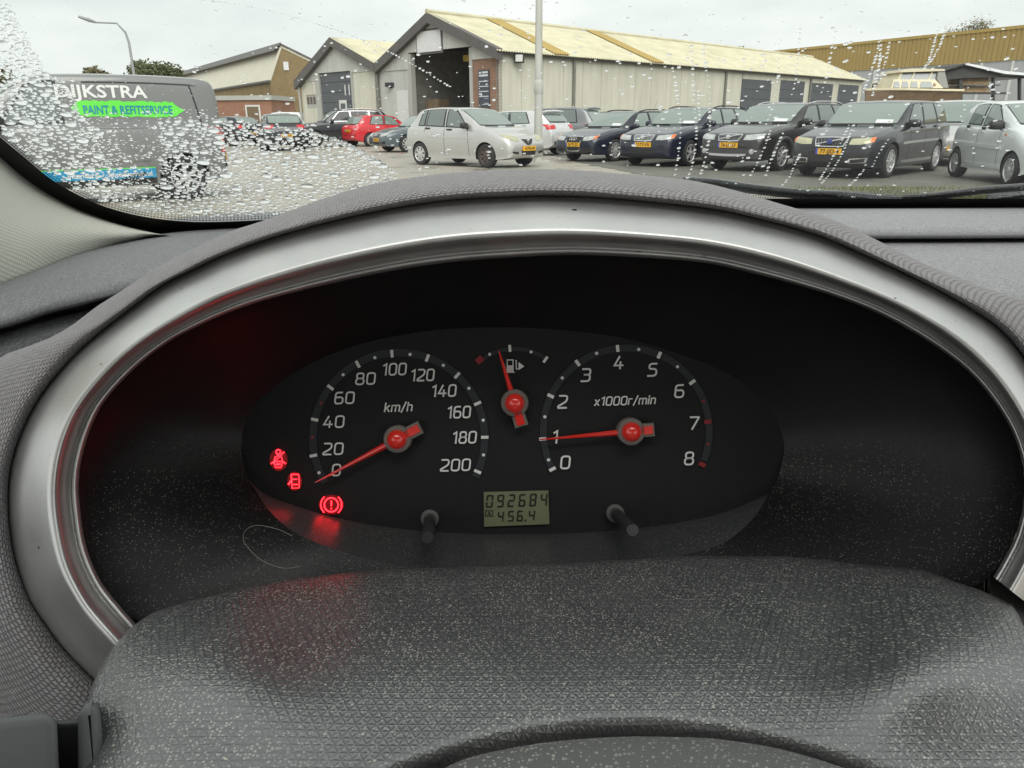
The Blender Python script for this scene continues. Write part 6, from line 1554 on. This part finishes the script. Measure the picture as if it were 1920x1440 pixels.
# ------------------------------------------------------------------ cabin cruiser on the hard
def boat():
    t0 = 34.0
    P = gpt(1690, t0); r = thing('cabin_cruiser', 'cream cabin cruiser laid up ashore behind the estate cars', 'boat', tuple(P), rotz=0)
    k = t0 / FPX
    def bp(px, py, dy=0.0): q = CP(px, py, t0 / 1.0); f = (q - CAM) ; q = CAM + f; return Vector((q.x, q.y + dy, q.z))
    M_CR = plain('cream_gelcoat', (.62, .55, .38), .35, var=.12); M_HULL = plain('brown_varnished_hull', (.20, .13, .075), .4, var=.2); M_CW = plain('grey_boat_window', (.20, .22, .22), .1, spec=.8); M_CV = plain('cream_canvas', (.55, .50, .36), .8)
    def slab(name, pts, w_, m, par=r, y0=0.0):
        mb = MB(); mb.prism([bp(x, y, y0 - w_ / 2) for x, y in pts], (0, w_, 0)); return mb.build(name, m, par)
    # hull: lofted from keel to gunwale
    rows = []
    for f, (dz) in ((0, 0), (.35, 1), (1, 2)):
        row = []
        for i in range(21):
            u = i / 20; px = lerp(1622, 1772, u); wd = 1.45 * (1 - (1 - min(1, u / .45)) ** 2.2) * lerp(.35, 1, f) + .02
            row.append((px, lerp(232, 168.5 + 3.5 * math.sin(u * 1.4), f) , wd))
        rows.append(row)
    loft('hull', [[bp(x, y, -w_) for x, y, w_ in q] for q in rows] , M_HULL, r); loft('hull', [[bp(x, y, w_) for x, y, w_ in q] for q in rows][::-1], M_HULL, r)
    loft('rubbing_strake', [[bp(x, y - dy, -w_ * kk) for x, y, w_ in rows[2]] for dy, kk in ((-1.5, 1.03), (2.2, 1.06), (2.4, .9))], M_CR, r)
    loft('deck', [[bp(x, y - 2, -w_) for x, y, w_ in rows[2]], [bp(x, y - 3, w_) for x, y, w_ in rows[2]]], M_CR, r)
    cab = slab('cabin', [(1650, 167), (1655, 151), (1730, 151), (1745, 167)], 2.1, M_CR)
    for a_, b_ in ((1653, 1664), (1668, 1680), (1684, 1697), (1702, 1722)):
        slab('cabin_window', [(a_, 166), (a_ + 3, 155), (b_, 155), (b_ + (1 if b_ < 1720 else 4), 166)], 2.16, M_CW, cab)
    slab('porthole', [(1727, 163), (1727, 158), (1730, 158), (1731, 163)], 2.16, M_HULL, cab)
    ws_ = slab('wheelhouse_screen', [(1667, 151), (1674, 140), (1737, 138), (1744, 151)], 1.7, M_CW)
    for a_ in (1667, 1690, 1722): slab('screen_post', [(a_ - 1, 151), (a_ + 5.5, 137), (a_ + 8, 137), (a_ + 1.5, 151)], 1.78, M_CR, ws_)
    slab('canopy_roof', [(1667, 138), (1671, 133), (1690, 131), (1748, 132), (1750, 135.5), (1672, 138)], 2.0, M_CV)
    slab('aft_canvas', [(1736, 151), (1738, 136), (1750, 136), (1757, 166), (1745, 166)], 1.9, plain('grey_boat_canvas', (.25, .25, .23), .8))
    mb = MB(); mb.box(Vector((P.x - .8, P.y, .25)), (.25, 1.2, .5)); mb.box(Vector((P.x + 1.2, P.y, .25)), (.25, 1.2, .5)); mb.build('cradle', M_WOOD, r)
    mb = MB(); mb.tube([bp(1641, 168, .3), bp(1643, 158, .3), bp(1650, 157, .3)], .05, 8); mb.build('bow_fitting', M_INTD, r)
boat()

# ------------------------------------------------------------------ open timber shelter
def shelter():
    t0 = 40.0
    P = gpt(1815, t0); r = thing('timber_shelter', 'open shelter with dark posts and white sheet roof over timber', 'shelter', tuple(P))
    def q(px, py, dy=0.0): v = CP(px, py, t0); return Vector((v.x, v.y + dy, v.z))
    M_SH = plain('white_roof_sheet', (.60, .61, .61), .5, var=.1); M_SHD = plain('dark_shelter_timber', (.035, .033, .03), .8)
    def slab(name, pts, w_, m, par=r, y0=0.0): mb = MB(); mb.prism([q(x, y, y0) for x, y in pts], (0, w_, 0)); return mb.build(name, m, par)
    slab('roof_slope', [(1738, 143), (1738, 141.5), (1813, 118.5), (1813, 121)], 5, M_SHD)
    slab('roof_slope', [(1813, 122), (1813, 118), (1884, 133), (1960, 140), (1960, 144), (1884, 138.5)], 5, M_SH)
    slab('roof_truss', [(1742, 146), (1813, 122), (1884, 140), (1960, 145), (1960, 147), (1880, 144), (1813, 146), (1770, 150)], .3, M_SHD, r, .25)
    for x0, x1 in ((1806, 1812), (1770, 1773), (1870, 1873), (1920, 1923)): slab('post', [(x0, 232), (x0, 140), (x1, 140), (x1, 232)], .2, M_SHD, r, .35)
    slab('back_sheet', [(1757, 200), (1757, 148), (1790, 146), (1790, 200)], .1, M_GREYW, r, 4)
    for (x0, y0, x1, y1), lb in (((1812, 144, 1868, 158), 'upper stack of brown timber boards in the shelter'), ((1784, 160, 1868, 172), 'lower stack of timber boards in the shelter')):
        tk = thing('timber_stack', lb, 'timber', tuple(q((x0 + x1) / 2, y1, 1)), 'timber stacks in the shelter')
        n = 5
        for k in range(n):
            ya, yb = lerp(y0, y1, k / n) + .3, lerp(y0, y1, (k + 1) / n) - .3; dx = (k * 7 % 5) - 2
            mb = MB(); mb.prism([q(x, y, .6) for x, y in ((x0 + dx, yb), (x0 + dx, ya), (x1 + dx, ya), (x1 + dx, yb))], (0, 1.4, 0)); mb.build('board', plain('sawn_timber', (.34, .23, .12), .8, var=.3, vscale=5) if k == 0 and y0 == 144 else bpy.data.materials['sawn_timber'], tk)
    slab('shelf_beam', [(1770, 159.5), (1770, 158), (1884, 158), (1884, 159.5)], .3, M_SHD, r, .35)
    slab('shelf_beam', [(1770, 176), (1770, 172.5), (1900, 172.5), (1900, 176)], .3, M_SHD, r, .35)
shelter()

# ------------------------------------------------------------------ trees
M_BARK = plain('grey_brown_bark', (.10, .085, .065), .9, var=.3)
M_LEAF = [plain('olive_leaves', (.075, .088, .030), .65, var=.35, vscale=.9), plain('brownish_leaves', (.115, .098, .040), .65, var=.35, vscale=.9)]
def tree(label, px, ptop, pbot, width, t, m, seed, n=2600):
    rg = random.Random(seed); b = gpt(px, t); top_ = CP(px, ptop, t / 1.06); h = top_.z; wr = width / 2 * t / FPX; zc0 = CP(px, pbot, t / 1.06).z
    zc0 = max(1.5, min(zc0, h - wr))
    r = thing('tree', label, 'tree', tuple(b), 'trees behind the buildings')
    mb = MB(); mb.tube([b, b + Z * (h * .35), b + Z * (h * .7) + Vector((rg.uniform(-.3, .3), 0, 0)), b + Z * (h * .93)], [.28, .22, .12, .04], 8)
    cl = []
    for k in range(16):
        a = rg.uniform(0, 6.28); e = rg.random() ** .6; zz = lerp(zc0, h - .35, rg.random() ** .8); c = b + Vector((math.cos(a) * wr * e * .85, math.sin(a) * wr * e * .85, zz))
        cl.append((c, rg.uniform(.22, .42) * wr + .25)); mb.tube([b + Z * (zz * .65), lerp(b + Z * zz * .8, c, .5), c], [.09, .05, .02], 5)
    mb.build('trunk', M_BARK, r, True)
    V = []; Fc = []
    for _ in range(n):
        c, rad = rg.choice(cl); d = Vector((rg.gauss(0, 1), rg.gauss(0, 1), rg.gauss(0, .8))).normalized() * rad * rg.uniform(.35, 1.15); p = c + d
        s_ = rg.uniform(.08, .20); u = Vector((rg.gauss(0, 1), rg.gauss(0, 1), rg.gauss(0, 1))).normalized(); w_ = u.orthogonal().normalized(); k = len(V)
        V += [p - u * s_, p + w_ * s_ * .55, p + u * s_, p - w_ * s_ * .55]; Fc.append((k, k + 1, k + 2, k + 3))
    mesh('crown', V, Fc, m, r, False); return r
tree('olive green bushy tree behind the grey van roof', 302, 110, 150, 78, 62, M_LEAF[0], 1)
tree('thin brownish tree left of the street lamp', 196, 126, 150, 40, 60, M_LEAF[1], 2, 1200)
tree('brownish tree poking above the ochre hall', 1778, 42, 90, 78, 105, M_LEAF[1], 3)
tree('small tree crown above the long yellow roof', 1382, 87, 110, 36, 90, M_LEAF[0], 4, 900)
tree('green tree far behind the small brick workshop', 336, 122, 150, 34, 66, M_LEAF[0], 5, 900)
tree('brown autumn tree at the far left edge', 8, 112, 170, 50, 60, M_LEAF[1], 6, 1500)

# ------------------------------------------------------------------ rain on the glass
m, t, b = nmat('rain_water'); t.nodes.remove(b)
gb = t.nodes.new('ShaderNodeBsdfGlass'); gb.inputs['IOR'].default_value = 1.33; gb.inputs['Roughness'].default_value = 0.0
t.links.new(gb.outputs[0], t.nodes['Material Output'].inputs['Surface'])
M_WATER = m
RND = random.Random(11)
SEGN = 12
def dome(seed):
    """plano-convex drop, unit radius, slightly irregular outline, flat side towards the glass"""
    rg = random.Random(seed); V = []; Fc = []
    ph = [rg.uniform(0, 6.28) for _ in range(3)]; am = [rg.uniform(0, .10), rg.uniform(0, .07), rg.uniform(0, .05)]
    def rad(a): return 1 + am[0] * math.cos(a + ph[0]) + am[1] * math.cos(2 * a + ph[1]) + am[2] * math.cos(3 * a + ph[2])
    for rr_, z in ((1.0, 0.0), (.96, .15), (.80, .33), (.54, .45), (.27, .51)):
        for k in range(SEGN):
            a = 2 * math.pi * k / SEGN; V.append((rr_ * rad(a) * math.cos(a), rr_ * rad(a) * math.sin(a) + (1 - rr_) * .24, z))
    nr = 5
    for i in range(nr - 1):
        for k in range(SEGN): Fc.append((i * SEGN + k, i * SEGN + (k + 1) % SEGN, (i + 1) * SEGN + (k + 1) % SEGN, (i + 1) * SEGN + k))
    V.append((0, .24, .54)); top = len(V) - 1
    for k in range(SEGN): Fc.append(((nr - 1) * SEGN + k, (nr - 1) * SEGN + (k + 1) % SEGN, top))
    n0 = len(V)
    for k in range(SEGN): V.append(V[k])
    Fc.append(tuple(n0 + k for k in range(SEGN))[::-1])
    return np.array(V), Fc
DOMES = [dome(i) for i in range(6)]
EXG = Vector((1, 0, 0))
def drop_frame(px, py, r, asp, rot):
    c = gl(px, py, .0006); tt = (c - CAM).dot(FW) / FPX
    R_ = r * tt; ca, sa = math.cos(rot), math.sin(rot)
    a = (EXG * ca + GU * sa) * R_; bq = (GU * ca - EXG * sa) * (R_ * asp)
    return c, a, bq, GN * (R_ * min(1, asp + .1))
class Field:
    def __init__(s): s.V = []; s.F = []; s.n = 0
    def add(s, px, py, r, asp=1.1, rot=0.0):
        c, a, b_, n_ = drop_frame(px, py, r, asp, rot)
        dv, df = RND.choice(DOMES)
        M3 = np.array([a, b_, n_]); P = dv @ M3 + np.array(c)
        s.V.append(P); s.F += [tuple(i + s.n for i in f[::-1]) for f in df]; s.n += len(P)
    def build(s, name, label):
        V = np.concatenate(s.V)
        o = mesh(name, [Vector(p) for p in V], s.F, M_WATER, None, True)
        return tag(o, label, 'raindrops', None, 'stuff')
# where the glass is unwiped
def inside_glass(x, y):
    yb = np.interp(x, [p[0] for p in FI], [p[1] for p in FI])
    return y < yb - 9
ARC = [(300, 225), (400, 226), (470, 228), (520, 236), (580, 246), (640, 263), (700, 293), (745, 325), (780, 360)]
def dens(x, y):
    """relative drop density and size at a picture point"""
    xl = 18 + (y - 10) * .55
    left = x < xl and y > 10
    ya = np.interp(x, [p[0] for p in ARC], [p[1] for p in ARC])
    low = x > 300 and y > ya
    if x > 300 and low: return 1.0, 1.0
    if left: return .85, 1.2
    if x < 420 and y > 140:
        if x < xl + 25 + max(0, y - 215) * .5: return .7, .8
        return (.05, .5) if y < 205 else (.30, .55) if y < 300 else (.16, .55)
    return .022, .5
drops = []; grid = {}
def free(x, y, r):
    # spacing measured on the glass: rows are foreshortened
    g = 14; kx, ky = int(x // g), int(y // g)
    for i in range(kx - 2, kx + 3):
        for j in range(ky - 2, ky + 3):
            for (a, b_, q) in grid.get((i, j), ()):
                if ((a - x)) ** 2 + ((b_ - y) * 2.4) ** 2 < (q + r) ** 2 * .98: return False
    return True
for size_px, tries in ((11.0, 120), (8.5, 260), (6.4, 1300), (4.6, 5000), (3.2, 6500), (2.1, 8500)):
    for _ in range(tries):
        x, y = RND.uniform(-10, 800), RND.uniform(5, 415)
        if not inside_glass(x, y): continue
        d_, sz = dens(x, y)
        if RND.random() > d_: continue
        r = size_px * sz * RND.uniform(.75, 1.25)
        if d_ < .1 and size_px > 3.1: continue
        if free(x, y, r):
            drops.append((x, y, r)); grid.setdefault((int(x // 14), int(y // 14)), []).append((x, y, r))
# wiped area: thin scatter
for _ in range(620):
    x, y = RND.uniform(360, 1925), RND.uniform(2, 372)
    r = RND.choice((1.6, 2.0, 2.4, 3.0, 3.6)) * RND.uniform(.8, 1.2)
    if x > 1130: r *= 1.1
    if free(x, y, r): drops.append((x, y, r))
big = sorted(drops, key=lambda d: -d[2])
N_BIG = 280
bigset = big[:N_BIG]; rest = big[N_BIG:]
bmeshes = []
for i, (dv, df) in enumerate(DOMES):
    me = bpy.data.meshes.new('raindrop'); me.from_pydata([tuple(p) for p in dv], [], df); me.polygons.foreach_set('use_smooth', [True] * len(me.polygons)); me.materials.append(M_WATER); bmeshes.append(me)
for x, y, r in bigset:
    c, a, b_, n_ = drop_frame(x, y, r, RND.uniform(.5, .85), RND.uniform(-.3, .3))
    o = bpy.data.objects.new('raindrop', RND.choice(bmeshes)); COL.objects.link(o)
    o.matrix_world = Matrix(((a.x, b_.x, n_.x, c.x), (a.y, b_.y, n_.y, c.y), (a.z, b_.z, n_.z, c.z), (0, 0, 0, 1)))
    tag(o, 'large clear raindrop beaded on the unwiped left of the windscreen', 'raindrop', 'large raindrops on the windscreen')
fld = Field()
for x, y, r in rest: fld.add(x, y, r, RND.uniform(.6, 1.0), RND.uniform(-.4, .4))
fld.build('small_raindrops', 'countless small raindrops scattered over the windscreen')
# trickles running down the wiped glass
tr_ = Field()
def trickle(pts, step, r, jit=.6):
    P = crom(pts, 240); acc = 0; nxt = 0
    for i in range(1, 240):
        acc += np.hypot(*(P[i] - P[i - 1]))
        if acc >= nxt:
            rr_ = r * RND.uniform(.6, 1.4); asp = RND.uniform(.9, 1.4); nxt = acc + max(step * RND.uniform(.7, 1.5), 1.5 * rr_ * asp if abs(pts[-1][1] - pts[0][1]) > abs(pts[-1][0] - pts[0][0]) else 2.2 * rr_)
            tr_.add(P[i][0] + RND.uniform(-jit, jit), P[i][1], rr_, asp, RND.uniform(-.2, .2))
for pts, st, r in (
    ([(1258, 118), (1266, 150), (1272, 195), (1276, 240), (1272, 290), (1265, 330)], 7, 2.6),
    ([(1296, 76), (1297, 110), (1300, 150), (1302, 200), (1306, 250), (1300, 300), (1291, 332)], 7, 2.6),
    ([(1318, 84), (1322, 120), (1330, 160), (1331, 210), (1330, 255), (1322, 300), (1312, 330)], 7, 2.4),
    ([(1310, 170), (1311, 200), (1312, 230)], 6, 2.6),
    ([(1460, 82), (1460, 130), (1454, 170), (1447, 205), (1436, 235)], 8, 2.0),
    ([(1500, 55), (1497, 100), (1492, 150), (1484, 180)], 8, 2.2),
    ([(1566, 60), (1560, 90), (1551, 140), (1540, 175)], 8, 2.4),
    ([(1648, 78), (1643, 105), (1631, 140), (1618, 175)], 6, 2.4), ([(1652, 76), (1650, 110), (1645, 140), (1636, 180)], 6, 2.6), ([(1668, 80), (1663, 105), (1655, 135), (1648, 160)], 6, 2.2),
    ([(1760, 52), (1752, 80), (1744, 108), (1732, 130)], 5, 2.2), ([(1773, 50), (1765, 80), (1752, 105), (1738, 125)], 5, 2.2),
    ([(1444, 245), (1432, 280), (1418, 310), (1404, 335)], 6, 2.2), ([(1468, 250), (1455, 280), (1444, 305), (1436, 330)], 6, 2.4),
    ([(1500, 290), (1490, 310), (1478, 335), (1466, 348)], 6, 2.4), ([(1590, 240), (1575, 270), (1553, 310), (1535, 340)], 6, 2.0), ([(1600, 235), (1585, 275), (1566, 312), (1540, 345)], 6, 2.2),
    ([(1665, 262), (1650, 285), (1636, 312)], 6, 2.0), ([(1620, 318), (1606, 335), (1590, 350)], 5, 2.6),
    ([(1284, 68), (1285, 72)], 50, 7.0),
    ([(135, 150), (150, 235), (180, 268), (205, 320), (222, 372)], 5, 2.6)): trickle(pts, st, r)
# the water line left by the end of the wiper stroke
trickle([(372, 0), (440, 9), (520, 25), (590, 45), (660, 68), (735, 100), (790, 130), (842, 162)], 5.5, 2.0, .3)
trickle([(575, 246), (610, 258), (640, 270), (690, 298), (730, 325)], 4.5, 3.4, .8)
trickle([(560, 240), (600, 252), (650, 270), (700, 300)], 4.5, 2.8, .8)
tr_.build('rain_trickles', 'beaded trickles of rain running down the wiped windscreen')
